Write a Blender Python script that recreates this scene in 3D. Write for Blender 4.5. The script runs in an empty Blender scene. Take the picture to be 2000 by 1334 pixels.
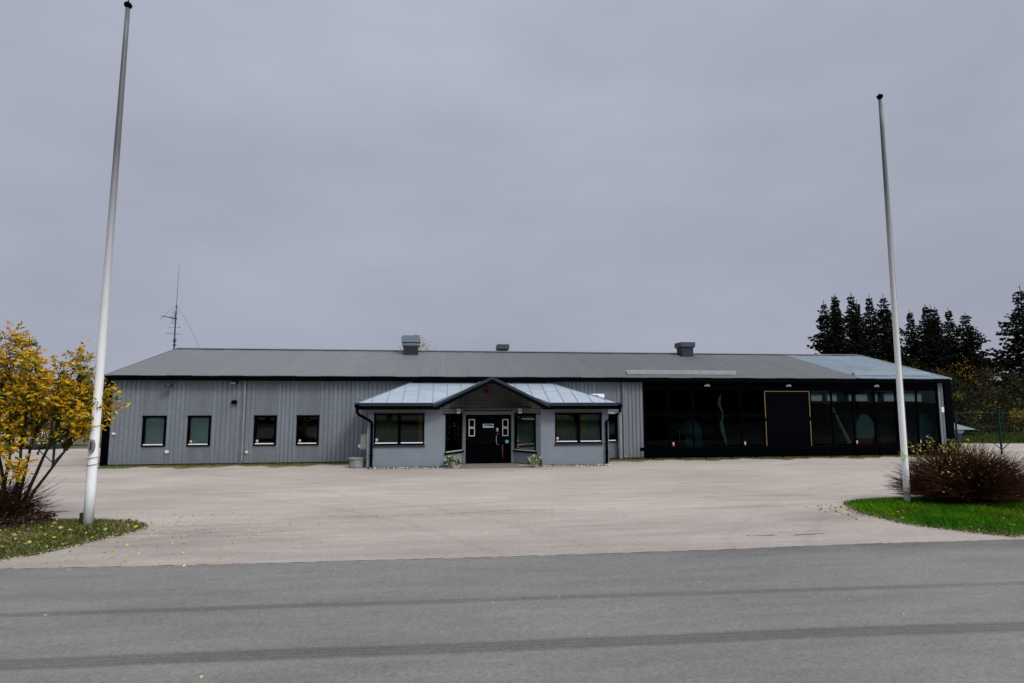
import bpy, math, random
from math import radians as R, sin, cos, pi
random.seed(7)
S = bpy.context.scene
COL = S.collection
# ------------------------------------------------------------------ camera, sky, sun, exposure
cam = bpy.data.objects.new("camera", bpy.data.cameras.new("camera")); COL.objects.link(cam)
cam.location = (0, 0, 2.8); cam.rotation_euler = (R(90 + 5.8), 0, R(-7.0))
cam.data.sensor_width = 36; cam.data.lens = 1090 / 2000 * 36
cam.data.clip_start = 0.05; cam.data.clip_end = 3000
S.camera = cam
SUN_EL, SUN_AZ = R(42), R(142)          # azimuth measured clockwise from +Y
W = bpy.data.worlds.new("World"); S.world = W; W.use_nodes = True
nt = W.node_tree; N = nt.nodes; L = nt.links
for n in list(N): N.remove(n)
out = N.new('ShaderNodeOutputWorld'); bg = N.new('ShaderNodeBackground'); bg.inputs[1].default_value = 0.10
sky = N.new('ShaderNodeTexSky'); sky.sky_type = 'NISHITA'; sky.sun_disc = False
sky.sun_elevation = SUN_EL; sky.sun_rotation = SUN_AZ
tc = N.new('ShaderNodeTexCoord'); sep = N.new('ShaderNodeSeparateXYZ'); L.new(tc.outputs['Generated'], sep.inputs[0])
# overcast: a cloud deck, brighter high overhead than near the horizon
ramp = N.new('ShaderNodeValToRGB'); L.new(sep.outputs[2], ramp.inputs[0])
e = ramp.color_ramp.elements
e[0].position = 0.0; e[0].color = (.362, .380, .468, 1)
e[1].position = 1.0; e[1].color = (1, 1, 1, 1)
for p, c in ((.10, (.360, .378, .468, 1)), (.28, (.388, .412, .495, 1)), (.60, (.425, .455, .55, 1)), (.72, (.60, .61, .68, 1))):
    q = ramp.color_ramp.elements.new(p); q.color = c
mapn = N.new('ShaderNodeMapping'); mapn.inputs['Scale'].default_value = (1.2, 1.2, 3.2); L.new(tc.outputs['Generated'], mapn.inputs[0])
no = N.new('ShaderNodeTexNoise'); no.inputs['Scale'].default_value = 1.7; no.inputs['Detail'].default_value = 5; no.inputs['Roughness'].default_value = .5
L.new(mapn.outputs[0], no.inputs[0])
mr = N.new('ShaderNodeMapRange'); mr.inputs[1].default_value = .3; mr.inputs[2].default_value = .7; mr.inputs[3].default_value = 0.91; mr.inputs[4].default_value = 1.11
L.new(no.outputs[0], mr.inputs[0])
mul = N.new('ShaderNodeVectorMath'); mul.operation = 'SCALE'; L.new(ramp.outputs[0], mul.inputs[0]); L.new(mr.outputs[0], mul.inputs['Scale'])
dotn = N.new('ShaderNodeVectorMath'); dotn.operation = 'DOT_PRODUCT'; L.new(tc.outputs['Generated'], dotn.inputs[0])
dotn.inputs[1].default_value = (sin(SUN_AZ) * cos(SUN_EL), cos(SUN_AZ) * cos(SUN_EL), sin(SUN_EL))      # thin cloud glows around the hidden sun
gr = N.new('ShaderNodeMapRange'); gr.interpolation_type = 'SMOOTHSTEP'; gr.inputs[1].default_value = .45; gr.inputs[2].default_value = 1; gr.inputs[3].default_value = 10; gr.inputs[4].default_value = 34
L.new(dotn.outputs['Value'], gr.inputs[0])
mul2 = N.new('ShaderNodeVectorMath'); mul2.operation = 'SCALE'; L.new(mul.outputs[0], mul2.inputs[0]); L.new(gr.outputs[0], mul2.inputs['Scale'])
mx = N.new('ShaderNodeMixRGB'); mx.inputs[0].default_value = .96
L.new(sky.outputs[0], mx.inputs[1]); L.new(mul2.outputs[0], mx.inputs[2]); L.new(mx.outputs[0], bg.inputs[0]); L.new(bg.outputs[0], out.inputs[0])
sun = bpy.data.objects.new("sun", bpy.data.lights.new("sun", 'SUN')); COL.objects.link(sun)
sun.data.energy = 1.5; sun.data.angle = R(14); sun.data.color = (1, .95, .88)
sun.rotation_euler = (R(90) - SUN_EL, 0, -SUN_AZ + pi)
sun.location = (0, -5, 30)
S.view_settings.view_transform = 'Standard'; S.view_settings.look = 'None'; S.view_settings.exposure = 0.0; S.view_settings.gamma = 1
S.render.engine = 'CYCLES'; S.render.resolution_x = 1024; S.render.resolution_y = 683
S.cycles.max_bounces = 8; S.cycles.transparent_max_bounces = 16

# ------------------------------------------------------------------ materials
def mat(name, col, rough=.6, metal=0., var=.12, scale=2., bump=0., bscale=60., spec=.5, col2=None, stretch=(1, 1, 1), transl=0., speck=0., spscale=120.):
    m = bpy.data.materials.new(name); m.use_nodes = True
    t = m.node_tree; n = t.nodes; l = t.links; b = n['Principled BSDF']
    b.inputs['Roughness'].default_value = rough; b.inputs['Metallic'].default_value = metal
    b.inputs['Specular IOR Level'].default_value = spec
    co = n.new('ShaderNodeTexCoord'); mp = n.new('ShaderNodeMapping'); mp.inputs['Scale'].default_value = stretch
    l.new(co.outputs['Object'], mp.inputs[0])
    ns = n.new('ShaderNodeTexNoise'); ns.inputs['Scale'].default_value = scale; ns.inputs['Detail'].default_value = 6; ns.inputs['Roughness'].default_value = .6
    l.new(mp.outputs[0], ns.inputs[0])
    cr = n.new('ShaderNodeMapRange'); cr.inputs[1].default_value = .32; cr.inputs[2].default_value = .68
    l.new(ns.outputs[0], cr.inputs[0])
    mi = n.new('ShaderNodeMixRGB'); l.new(cr.outputs[0], mi.inputs[0])
    if col2 is None:
        a = [c * (1 - var) for c in col]; d = [min(1, c * (1 + var)) for c in col]
    else: a, d = col, col2
    mi.inputs[1].default_value = (*a, 1); mi.inputs[2].default_value = (*d, 1)
    last = mi.outputs[0]
    if speck > 0:
        n2 = n.new('ShaderNodeTexNoise'); n2.inputs['Scale'].default_value = spscale; n2.inputs['Detail'].default_value = 2
        l.new(co.outputs['Object'], n2.inputs[0])
        r2 = n.new('ShaderNodeMapRange'); r2.inputs[1].default_value = .3; r2.inputs[2].default_value = .7; r2.inputs[3].default_value = 1 - speck; r2.inputs[4].default_value = 1 + speck
        l.new(n2.outputs[0], r2.inputs[0])
        vm = n.new('ShaderNodeVectorMath'); vm.operation = 'SCALE'; l.new(last, vm.inputs[0]); l.new(r2.outputs[0], vm.inputs['Scale']); last = vm.outputs[0]
    l.new(last, b.inputs['Base Color'])
    if bump > 0:
        nb = n.new('ShaderNodeTexNoise'); nb.inputs['Scale'].default_value = bscale; nb.inputs['Detail'].default_value = 4
        l.new(co.outputs['Object'], nb.inputs[0])
        bp = n.new('ShaderNodeBump'); bp.inputs['Strength'].default_value = bump; bp.inputs['Distance'].default_value = .02
        l.new(nb.outputs[0], bp.inputs['Height']); l.new(bp.outputs[0], b.inputs['Normal'])
    if transl > 0:
        tr = n.new('ShaderNodeBsdfTranslucent'); l.new(last, tr.inputs[0])
        ms = n.new('ShaderNodeMixShader'); ms.inputs[0].default_value = transl
        l.new(b.outputs[0], ms.inputs[1]); l.new(tr.outputs[0], ms.inputs[2]); l.new(ms.outputs[0], n['Material Output'].inputs[0])
    return m

def glass(name, tint, ior=1.5, wavy=0.):
    m = bpy.data.materials.new(name); m.use_nodes = True
    t = m.node_tree; n = t.nodes; l = t.links; n.remove(n['Principled BSDF'])
    tr = n.new('ShaderNodeBsdfTransparent'); tr.inputs[0].default_value = (*tint, 1)
    gl = n.new('ShaderNodeBsdfGlossy'); gl.inputs['Roughness'].default_value = .0; gl.inputs[0].default_value = (.9, .95, 1, 1)
    fr = n.new('ShaderNodeFresnel'); fr.inputs[0].default_value = ior
    ms = n.new('ShaderNodeMixShader'); l.new(fr.outputs[0], ms.inputs[0]); l.new(tr.outputs[0], ms.inputs[1]); l.new(gl.outputs[0], ms.inputs[2])
    l.new(ms.outputs[0], n['Material Output'].inputs[0])
    if wavy:
        co = n.new('ShaderNodeTexCoord'); nb = n.new('ShaderNodeTexNoise'); nb.inputs['Scale'].default_value = 1.1; nb.inputs['Detail'].default_value = 1
        l.new(co.outputs['Object'], nb.inputs[0]); bp = n.new('ShaderNodeBump'); bp.inputs['Strength'].default_value = wavy; bp.inputs['Distance'].default_value = .02
        l.new(nb.outputs[0], bp.inputs['Height']); l.new(bp.outputs[0], gl.inputs['Normal'])
    return m

M = {}
M['sheet'] = mat('wall_sheet_paint', (.150, .172, .188), .5, var=.13, scale=2.2, stretch=(1, 1, .12), speck=.08, spscale=7)
M['sheet_back'] = mat('grey_trim_paint', (.14, .155, .165), .5, var=.1, scale=2)
M['roof'] = mat('roof_sheet_grey', (.138, .150, .160), .5, var=.0, scale=.6, col2=(.156, .163, .164), stretch=(3, .22, .22), speck=.05, spscale=2.5, spec=.25)
M['roofblue'] = mat('roof_sheet_pale', (.19, .245, .285), .45, var=.08, scale=.6, speck=.05, spscale=3)
M['black'] = mat('black_paint', (.0009, .0012, .0022), .6, var=.3, scale=4, spec=.015)
M['blackmatte'] = mat('black_matte', (.0022, .0026, .0032), .9, var=.3, scale=4, spec=.04)
M['slate'] = mat('slate_blue_steel', (.018, .030, .042), .45, var=.2, scale=5, spec=.3)
M['galv'] = mat('galvanised_sheet', (.37, .435, .50), .40, metal=.4, var=.08, scale=1.3, speck=.04, spscale=9)
M['seam'] = mat('seam_steel', (.16, .19, .22), .5, metal=.2, var=.1, scale=8)
M['render'] = mat('grey_render', (.185, .213, .238), .85, var=.07, scale=1.2, bump=.35, bscale=55, speck=.04, spscale=30)
M['siding'] = mat('grey_boards', (.19, .195, .185), .65, var=.12, scale=1.5, stretch=(.3, .3, 6))
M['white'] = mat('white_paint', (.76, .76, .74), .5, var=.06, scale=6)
M['concrete'] = mat('concrete', (.20, .205, .19), .9, var=.25, scale=5, bump=.5, bscale=40)
M['beige'] = mat('beige_casing', (.44, .44, .37), .5, var=.08, scale=7)
M['galvpipe'] = mat('grey_pipe', (.19, .21, .215), .5, var=.15, scale=4, stretch=(1, 1, .4))
M['blind'] = mat('roller_blind', (.27, .37, .37), .8, var=.12, scale=1.2)
M['red'] = mat('red_print', (.45, .02, .04), .5, var=.15, scale=30)
M['darkred'] = mat('red_lamp', (.25, .008, .012), .5, var=.15, scale=30)
M['wood'] = mat('orange_wood', (.24, .15, .055), .7, var=.25, scale=9)
M['inner'] = mat('interior_wall', (.008, .010, .010), .85, var=.2, scale=2)
M['innerfloor'] = mat('interior_floor', (.012, .013, .012), .7, var=.2, scale=2, spec=.1)
M['glass'] = glass('window_glass', (.62, .72, .64), 1.5)
M['hallglass'] = glass('hall_glass', (.42, .50, .50), 1.16, .15)
M['clear'] = glass('clear_glass', (.8, .85, .82), 1.45)
M['green'] = mat('green_coated_steel', (.0022, .020, .016), .6, var=.25, scale=6, spec=.12)
M['lawn'] = mat('grass_soil', (.03, .05, .010), .95, var=0, scale=3, col2=(.055, .075, .02), bump=1, bscale=30)
M['darkmetal'] = mat('dark_metal', (.006, .007, .011), .6, var=.3, scale=6)
M['grille'] = mat('vent_steel', (.15, .18, .20), .5, metal=.15, var=.12, scale=5)
M['ventdark'] = mat('vent_slate', (.030, .046, .062), .5, metal=.1, var=.15, scale=5)
M['turq'] = mat('turquoise', (.15, .55, .55), .4, var=.1, scale=8)
M['signblue'] = mat('sign_blue', (.03, .22, .38), .5, var=.3, scale=12)
M['bark'] = mat('bark', (.026, .025, .012), .9, var=.35, scale=14, spec=.08, bump=.5, bscale=40)
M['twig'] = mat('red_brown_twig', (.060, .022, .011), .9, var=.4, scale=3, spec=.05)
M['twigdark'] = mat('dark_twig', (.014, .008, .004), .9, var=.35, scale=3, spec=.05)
M['leafy'] = mat('leaf_yellow', (.68, .42, .02), .6, var=.25, scale=4, spec=.15, transl=.35)
M['leafo'] = mat('leaf_orange', (.52, .23, .015), .6, var=.25, scale=4, spec=.15, transl=.35)
M['leafg'] = mat('leaf_olive', (.20, .19, .02), .6, var=.3, scale=4, spec=.15, transl=.3)
M['leafd'] = mat('leaf_green', (.035, .075, .012), .6, var=.3, scale=4, spec=.15, transl=.2)
M['leafb'] = mat('leaf_brown', (.06, .022, .012), .7, var=.3, scale=4)
M['leafp'] = mat('leaf_pale', (.50, .46, .14), .6, var=.2, scale=4, transl=.2)
M['leafs'] = mat('leaf_dry', (.42, .31, .2), .7, var=.4, scale=9)
M['cream'] = mat('leaf_cream', (.50, .56, .35), .6, var=.2, scale=9)
M['spruce'] = mat('spruce_needles', (.006, .011, .005), .85, var=.4, scale=.8, spec=.1)
M['spruceb'] = mat('spruce_dry', (.014, .009, .005), .85, var=.4, scale=.8, spec=.05)
M['farleaf'] = mat('thicket_green', (.018, .026, .007), .8, var=.35, scale=.5, spec=.1)
M['farbrown'] = mat('thicket_brown', (.040, .028, .014), .85, var=.35, scale=.5, spec=.1)
M['blade'] = mat('grass_green', (.010, .145, .002), .8, var=.0, scale=1.1, col2=(.13, .26, .006), transl=.25, spec=.08)
M['blade2'] = mat('grass_olive', (.105, .095, .012), .8, var=0, scale=2.2, col2=(.025, .06, .004), transl=.15, spec=.08)
M['blade3'] = mat('grass_dry', (.16, .13, .05), .8, var=.3, scale=3)
M['carwhite'] = mat('white_car_paint', (.70, .71, .72), .2, var=.03, scale=1)
M['rubber'] = mat('tyre_rubber', (.02, .02, .02), .8)
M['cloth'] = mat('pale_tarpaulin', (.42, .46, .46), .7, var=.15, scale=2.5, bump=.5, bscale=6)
M['tarpred'] = mat('red_tarpaulin', (.45, .03, .05), .6, var=.15, scale=3)
M['tarpblue'] = mat('blue_tarpaulin', (.05, .16, .22), .6, var=.2, scale=3)
M['blue'] = mat('blue_panel', (.003, .014, .10), .5, var=.15, scale=3)
M['stone'] = mat('edging_stone', (.42, .41, .36), .9, var=.3, scale=20)

# asphalt surfaces with their own nodes
def ground_mat(name, c1, c2, fine, rough=.9, road=False):
    m = bpy.data.materials.new(name); m.use_nodes = True
    t = m.node_tree; n = t.nodes; l = t.links; b = n['Principled BSDF']; b.inputs['Roughness'].default_value = rough; b.inputs['Specular IOR Level'].default_value = .25
    co = n.new('ShaderNodeTexCoord')
    def noise(scale, det, st=(1, 1, 1), ro=.6):
        mp = n.new('ShaderNodeMapping'); mp.inputs['Scale'].default_value = st; l.new(co.outputs['Object'], mp.inputs[0])
        a = n.new('ShaderNodeTexNoise'); a.inputs['Scale'].default_value = scale; a.inputs['Detail'].default_value = det; a.inputs['Roughness'].default_value = ro
        l.new(mp.outputs[0], a.inputs[0]); return a.outputs[0]
    def rng(s, a, b_, c, d):
        r = n.new('ShaderNodeMapRange'); r.inputs[1].default_value = a; r.inputs[2].default_value = b_; r.inputs[3].default_value = c; r.inputs[4].default_value = d
        l.new(s, r.inputs[0]); return r.outputs[0]
    def mulv(v, f):
        k = n.new('ShaderNodeVectorMath'); k.operation = 'SCALE'; l.new(v, k.inputs[0]); l.new(f, k.inputs['Scale']); return k.outputs[0]
    def mth(op, a, b_=None, cl=False):
        k = n.new('ShaderNodeMath'); k.operation = op; k.use_clamp = cl
        for i, v in enumerate((a, b_)):
            if v is None: continue
            if isinstance(v, (int, float)): k.inputs[i].default_value = v
            else: l.new(v, k.inputs[i])
        return k.outputs[0]
    mi = n.new('ShaderNodeMixRGB'); l.new(rng(noise(.28, 5, (.6, 1.4, 1)), .35, .65, 0, 1), mi.inputs[0])
    mi.inputs[1].default_value = (*c1, 1); mi.inputs[2].default_value = (*c2, 1)
    v = mi.outputs[0]
    v = mulv(v, rng(noise(1.3, 6, (.35, 2.2, 1)), .3, .7, .87, 1.09))          # long soft streaks along the road
    v = mulv(v, rng(noise(fine, 3), .25, .75, .72, 1.28))                      # aggregate
    v = mulv(v, rng(noise(fine * .28, 3), .3, .7, .88, 1.13))
    v = mulv(v, rng(noise(fine * .6, 2), .62, .72, 1.0, 1.18))                   # pale chippings
    v = mulv(v, rng(noise(fine * .11, 3), .3, .7, .94, 1.06))
    v = mulv(v, rng(noise(5, 4), .60, .74, 1.0, .80))                          # small stains
    sp = n.new('ShaderNodeSeparateXYZ'); l.new(co.outputs['Object'], sp.inputs[0])
    if road:
        vv = mth('ADD', sp.outputs[1], mth('MULTIPLY', sp.outputs[0], .0345))
        wob = mth('MULTIPLY', mth('SUBTRACT', noise(.25, 2), .5), .12)
        vv = mth('ADD', vv, wob)
        ed = noise(9, 4, (.3, 1, 1))
        kk = mth('MULTIPLY', rng(vv, 9.75, 10.25, 0, 1), rng(sp.outputs[0], 2.0, 5.5, 0, 1)); kk = mth('MULTIPLY', kk, rng(noise(.9, 4, (.4, 2, 1)), .38, .55, .25, 1))
        v = mulv(v, rng(kk, 0, 1, 1.0, .68))                                     # darker resurfaced strip by the joint
        for c, hw, st in ((8.10, .075, .74), (6.635, .14, .70)):
            d = mth('ABSOLUTE', mth('SUBTRACT', vv, c))
            d = mth('ADD', d, mth('MULTIPLY', mth('SUBTRACT', ed, .5), .05))
            k = rng(d, hw - .025, hw + .03, st, 1.0)
            v = mulv(v, k)
        for c in (6.56, 6.635, 6.71):                                          # tread grooves in the wide mark
            d = mth('ABSOLUTE', mth('SUBTRACT', vv, c)); v = mulv(v, rng(d, .006, .018, .84, 1.0))
    else:
        # darker older patch by the road edge and the verge tips, tyre arcs across the yard
        cr = noise(.55, 4, (.22, 3.2, 1)); v = mulv(v, rng(cr, .60, .70, 1.0, .86))
        near = rng(sp.outputs[1], 10.6, 14.5, .86, 1.0); v = mulv(v, near)
        for (cx, cy, rx_, ry_, st) in ((-4.9, 12.9, 1.9, .55, .78), (-5.4, 12.2, 1.6, .6, .84), (8.9, 12.6, 1.5, .8, .84), (7.6, 13.9, 1.7, .22, .80), (-2.4, 13.9, 2.2, .3, .88)):
            dx = mth('DIVIDE', mth('SUBTRACT', sp.outputs[0], cx), rx_); dy = mth('DIVIDE', mth('SUBTRACT', sp.outputs[1], cy), ry_)
            rad = mth('SQRT', mth('ADD', mth('MULTIPLY', dx, dx), mth('MULTIPLY', dy, dy)))
            rad = mth('ADD', rad, mth('MULTIPLY', mth('SUBTRACT', noise(2.2, 5, (.5, 1.6, 1)), .5), 2.2))
            v = mulv(v, rng(rad, .35, 1.2, st, 1.0))
        for (cx, cy, rr, w, st) in ((-14, 2.0, 17.6, .16, .93), (-14, 2.0, 19.2, .16, .94), (22, 0, 18.5, .15, .93), (22, 0, 20.0, .15, .94), (3, 40, 21.5, .2, .95)):
            dx = mth('SUBTRACT', sp.outputs[0], cx); dy = mth('SUBTRACT', sp.outputs[1], cy)
            rad = mth('SQRT', mth('ADD', mth('MULTIPLY', dx, dx), mth('MULTIPLY', dy, dy)))
            rad = mth('ADD', rad, mth('MULTIPLY', noise(.6, 2), .8))
            v = mulv(v, rng(mth('ABSOLUTE', mth('SUBTRACT', rad, rr)), w * .4, w, st, 1.0))
    l.new(v, b.inputs['Base Color'])
    nb = noise(fine * .9, 2); bp = n.new('ShaderNodeBump'); bp.inputs['Strength'].default_value = .5; bp.inputs['Distance'].default_value = .006
    l.new(nb, bp.inputs['Height']); l.new(bp.outputs[0], b.inputs['Normal'])
    return m
M['lot'] = ground_mat('yard_asphalt', (.308, .270, .240), (.378, .340, .302), 70)
M['moss'] = mat('moss_and_grit', (.16, .14, .07), .95, var=0, scale=6, col2=(.07, .075, .025), bump=.8, bscale=30)
M['wire'] = mat('fence_wire', (.003, .014, .011), .6)
M['poly'] = mat('translucent_sheet', (.75, .8, .8), .6, var=.1, transl=.8)
M['road'] = ground_mat('road_asphalt', (.143, .139, .135), (.174, .169, .159), 60, road=True)
M['field'] = mat('field_ground', (.06, .065, .025), .95, var=0, scale=.15, col2=(.085, .075, .04), bump=.6, bscale=8)
M['pavers'] = mat('paving_blocks', (.20, .16, .14), .9, var=.25, scale=6, speck=.25, spscale=22)
# flagpole colour: white low down, shading painted in as grey towards the top
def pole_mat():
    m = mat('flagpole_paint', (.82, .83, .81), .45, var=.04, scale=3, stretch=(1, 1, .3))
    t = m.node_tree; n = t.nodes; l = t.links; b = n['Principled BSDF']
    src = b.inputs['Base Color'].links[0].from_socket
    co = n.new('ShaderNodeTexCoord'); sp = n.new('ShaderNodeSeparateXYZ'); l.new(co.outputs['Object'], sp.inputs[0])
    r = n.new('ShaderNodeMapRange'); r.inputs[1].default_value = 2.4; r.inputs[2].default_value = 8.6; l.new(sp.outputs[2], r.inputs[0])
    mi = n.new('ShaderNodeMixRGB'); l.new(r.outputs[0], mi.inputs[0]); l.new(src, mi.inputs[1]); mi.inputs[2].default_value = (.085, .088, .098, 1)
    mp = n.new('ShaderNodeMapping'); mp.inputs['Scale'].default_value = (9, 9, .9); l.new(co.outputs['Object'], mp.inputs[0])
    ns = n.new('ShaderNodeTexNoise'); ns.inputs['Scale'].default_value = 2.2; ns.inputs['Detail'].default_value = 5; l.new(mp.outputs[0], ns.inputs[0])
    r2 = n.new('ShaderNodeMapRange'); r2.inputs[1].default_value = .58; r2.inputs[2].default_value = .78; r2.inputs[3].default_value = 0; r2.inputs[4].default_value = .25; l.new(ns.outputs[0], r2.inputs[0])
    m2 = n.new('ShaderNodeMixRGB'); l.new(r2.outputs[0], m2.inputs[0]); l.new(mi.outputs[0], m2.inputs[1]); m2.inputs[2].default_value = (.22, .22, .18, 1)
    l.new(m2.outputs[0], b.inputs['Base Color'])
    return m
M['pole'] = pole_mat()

# ------------------------------------------------------------------ mesh helpers
ORG = {}
class MB:
    def __init__(s): s.v = []; s.f = []; s.mi = []; s.cur = 0
    def face(s, pts):
        i = len(s.v); s.v += [tuple(p) for p in pts]; s.f.append(tuple(range(i, i + len(pts)))); s.mi.append(s.cur)
    def box(s, x0, x1, y0, y1, z0, z1):
        i = len(s.v)
        s.v += [(x0, y0, z0), (x1, y0, z0), (x1, y1, z0), (x0, y1, z0), (x0, y0, z1), (x1, y0, z1), (x1, y1, z1), (x0, y1, z1)]
        for f in ((0, 3, 2, 1), (4, 5, 6, 7), (0, 1, 5, 4), (1, 2, 6, 5), (2, 3, 7, 6), (3, 0, 4, 7)):
            s.f.append(tuple(i + k for k in f)); s.mi.append(s.cur)
        return s
    def obox(s, o, u, v, w):         # corner o and three edge vectors
        i = len(s.v)
        for c in (0, 1):
            for a, b in ((0, 0), (1, 0), (1, 1), (0, 1)):
                s.v.append(tuple(o[k] + a * u[k] + b * v[k] + c * w[k] for k in range(3)))
        for f in ((0, 3, 2, 1), (4, 5, 6, 7), (0, 1, 5, 4), (1, 2, 6, 5), (2, 3, 7, 6), (3, 0, 4, 7)):
            s.f.append(tuple(i + k for k in f)); s.mi.append(s.cur)
        return s
    def prism(s, poly, ext):         # polygon (3D points) pushed along ext
        n = len(poly); i = len(s.v)
        s.v += [tuple(p) for p in poly] + [tuple(p[k] + ext[k] for k in range(3)) for p in poly]
        s.f.append(tuple(i + k for k in range(n))); s.mi.append(s.cur)
        s.f.append(tuple(i + n + k for k in reversed(range(n)))); s.mi.append(s.cur)
        for k in range(n):
            j = (k + 1) % n; s.f.append((i + k, i + n + k, i + n + j, i + j)); s.mi.append(s.cur)
        return s
    def tube(s, pts, rad, sides=8, cap=True):
        if not isinstance(rad, (list, tuple)): rad = [rad] * len(pts)
        i0 = len(s.v)
        for k, p in enumerate(pts):
            a = pts[max(0, k - 1)]; b = pts[min(len(pts) - 1, k + 1)]
            d = [b[j] - a[j] for j in range(3)]; ln = math.sqrt(sum(c * c for c in d)) or 1; d = [c / ln for c in d]
            ref = (1, 0, 0) if abs(d[2]) > .8 else (0, 0, 1)
            u = [d[1] * ref[2] - d[2] * ref[1], d[2] * ref[0] - d[0] * ref[2], d[0] * ref[1] - d[1] * ref[0]]
            lu = math.sqrt(sum(c * c for c in u)) or 1; u = [c / lu for c in u]
            w = [d[1] * u[2] - d[2] * u[1], d[2] * u[0] - d[0] * u[2], d[0] * u[1] - d[1] * u[0]]
            for q in range(sides):
                t = 2 * pi * q / sides
                s.v.append(tuple(p[j] + rad[k] * (cos(t) * u[j] + sin(t) * w[j]) for j in range(3)))
        for k in range(len(pts) - 1):
            for q in range(sides):
                a = i0 + k * sides + q; b = i0 + k * sides + (q + 1) % sides
                s.f.append((a, b, b + sides, a + sides)); s.mi.append(s.cur)
        if cap:
            s.f.append(tuple(i0 + q for q in reversed(range(sides)))); s.mi.append(s.cur)
            e0 = i0 + (len(pts) - 1) * sides; s.f.append(tuple(e0 + q for q in range(sides))); s.mi.append(s.cur)
        return s
    def lathe(s, c, prof, sides=16, sy=1.):
        i0 = len(s.v)
        for r, z in prof:
            for q in range(sides):
                t = 2 * pi * q / sides; s.v.append((c[0] + r * cos(t), c[1] + sy * r * sin(t), c[2] + z))
        for k in range(len(prof) - 1):
            for q in range(sides):
                a = i0 + k * sides + q; b = i0 + k * sides + (q + 1) % sides
                s.f.append((a, b, b + sides, a + sides)); s.mi.append(s.cur)
        s.f.append(tuple(i0 + q for q in reversed(range(sides)))); s.mi.append(s.cur)
        e0 = i0 + (len(prof) - 1) * sides; s.f.append(tuple(e0 + q for q in range(sides))); s.mi.append(s.cur)
        return s
    def leaf(s, c, size, d=None, asp=.5):
        if d is None: d = [random.gauss(0, 1) for _ in range(3)]
        ln = math.sqrt(sum(k * k for k in d)) or 1; d = [k / ln for k in d]
        r = [random.gauss(0, 1) for _ in range(3)]
        u = [d[1] * r[2] - d[2] * r[1], d[2] * r[0] - d[0] * r[2], d[0] * r[1] - d[1] * r[0]]
        lu = math.sqrt(sum(k * k for k in u)) or 1; u = [k / lu * asp * size * .5 for k in u]
        i = len(s.v); h = size
        s.v += [tuple(c), tuple(c[j] + d[j] * h * .5 + u[j] for j in range(3)), tuple(c[j] + d[j] * h for j in range(3)), tuple(c[j] + d[j] * h * .5 - u[j] for j in range(3))]
        s.f.append((i, i + 1, i + 2, i + 3)); s.mi.append(s.cur)
    def build(s, name, mats, parent=None, org=None, smooth=False):
        if not isinstance(mats, (list, tuple)): mats = [mats]
        o0 = ORG[parent.name] if parent is not None else (org or (0, 0, 0))
        me = bpy.data.meshes.new(name)
        me.from_pydata([(a - o0[0], b - o0[1], c - o0[2]) for a, b, c in s.v], [], s.f)
        for m in mats: me.materials.append(M[m])
        if len(mats) > 1: me.polygons.foreach_set('material_index', s.mi)
        if smooth: me.polygons.foreach_set('use_smooth', [True] * len(s.f))
        me.update()
        o = bpy.data.objects.new(name, me); COL.objects.link(o)
        ORG[o.name] = o0
        if parent is not None: o.parent = parent
        else: o.location = o0
        return o
def tag(o, label=None, cat=None, group=None, kind=None):
    if label: o['label'] = label
    if cat: o['category'] = cat
    if group: o['group'] = group
    if kind: o['kind'] = kind
    return o
def empty(name, loc, label, cat, group=None):
    o = bpy.data.objects.new(name, None); COL.objects.link(o); o.location = loc; o.empty_display_size = .2
    ORG[o.name] = tuple(loc); return tag(o, label, cat, group)
def copy_tree(src, loc, rz=0., sc=1., label=None):
    r = src.copy(); COL.objects.link(r); r.location = loc; r.rotation_euler = (0, 0, rz)
    r.scale = sc if isinstance(sc, tuple) else (sc, sc, sc)
    if label: r['label'] = label
    for ch in list(src.children):
        c = ch.copy(); COL.objects.link(c); c.parent = r
        for g in list(ch.children):
            d = g.copy(); COL.objects.link(d); d.parent = c
    return r
rnd = random.uniform
def grid(x0, x1, y0, y1, z, nx, ny, name, m, kind='structure'):
    b = MB()
    for i in range(nx + 1):
        for j in range(ny + 1): b.v.append((x0 + (x1 - x0) * i / nx, y0 + (y1 - y0) * j / ny, z))
    for i in range(nx):
        for j in range(ny):
            a = i * (ny + 1) + j; b.f.append((a, a + ny + 1, a + ny + 2, a + 1)); b.mi.append(0)
    return tag(b.build(name, m), kind=kind)

# ------------------------------------------------------------------ ground, yard, road
grid(-900, 900, -300, 1500, -.008, 12, 12, 'ground', 'field')
b = MB(); b.face([(-60, 9.6, 0), (70, 9.6, 0), (70, 30.3, 0), (34, 31, 0), (26, 35, 0), (26, 45, 0), (-13, 45, 0), (-16, 34.2, 0), (-60, 34.5, 0)]); tag(b.build('yard', 'lot'), kind='structure')
b = MB()
xs = [-60, -7.24, -3, 1.25, 5, 8, 11.46, 70]; yt = [11.6, 10.47, 10.27, 10.17, 10.14, 10.2, 10.12, 9.4]
for i in range(len(xs) - 1):
    b.face([(xs[i], -4.5, .004), (xs[i + 1], -4.5, .004), (xs[i + 1], yt[i + 1], .004), (xs[i], yt[i], .004)])
tag(b.build('road', 'road'), kind='structure')
b = MB(); b.face([(.62, 22.75, .006), (3.35, 22.7, .006), (3.12, 24.4, .006), (.85, 24.4, .006)]); tag(b.build('entrance_paving', 'pavers'), kind='structure')

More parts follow.
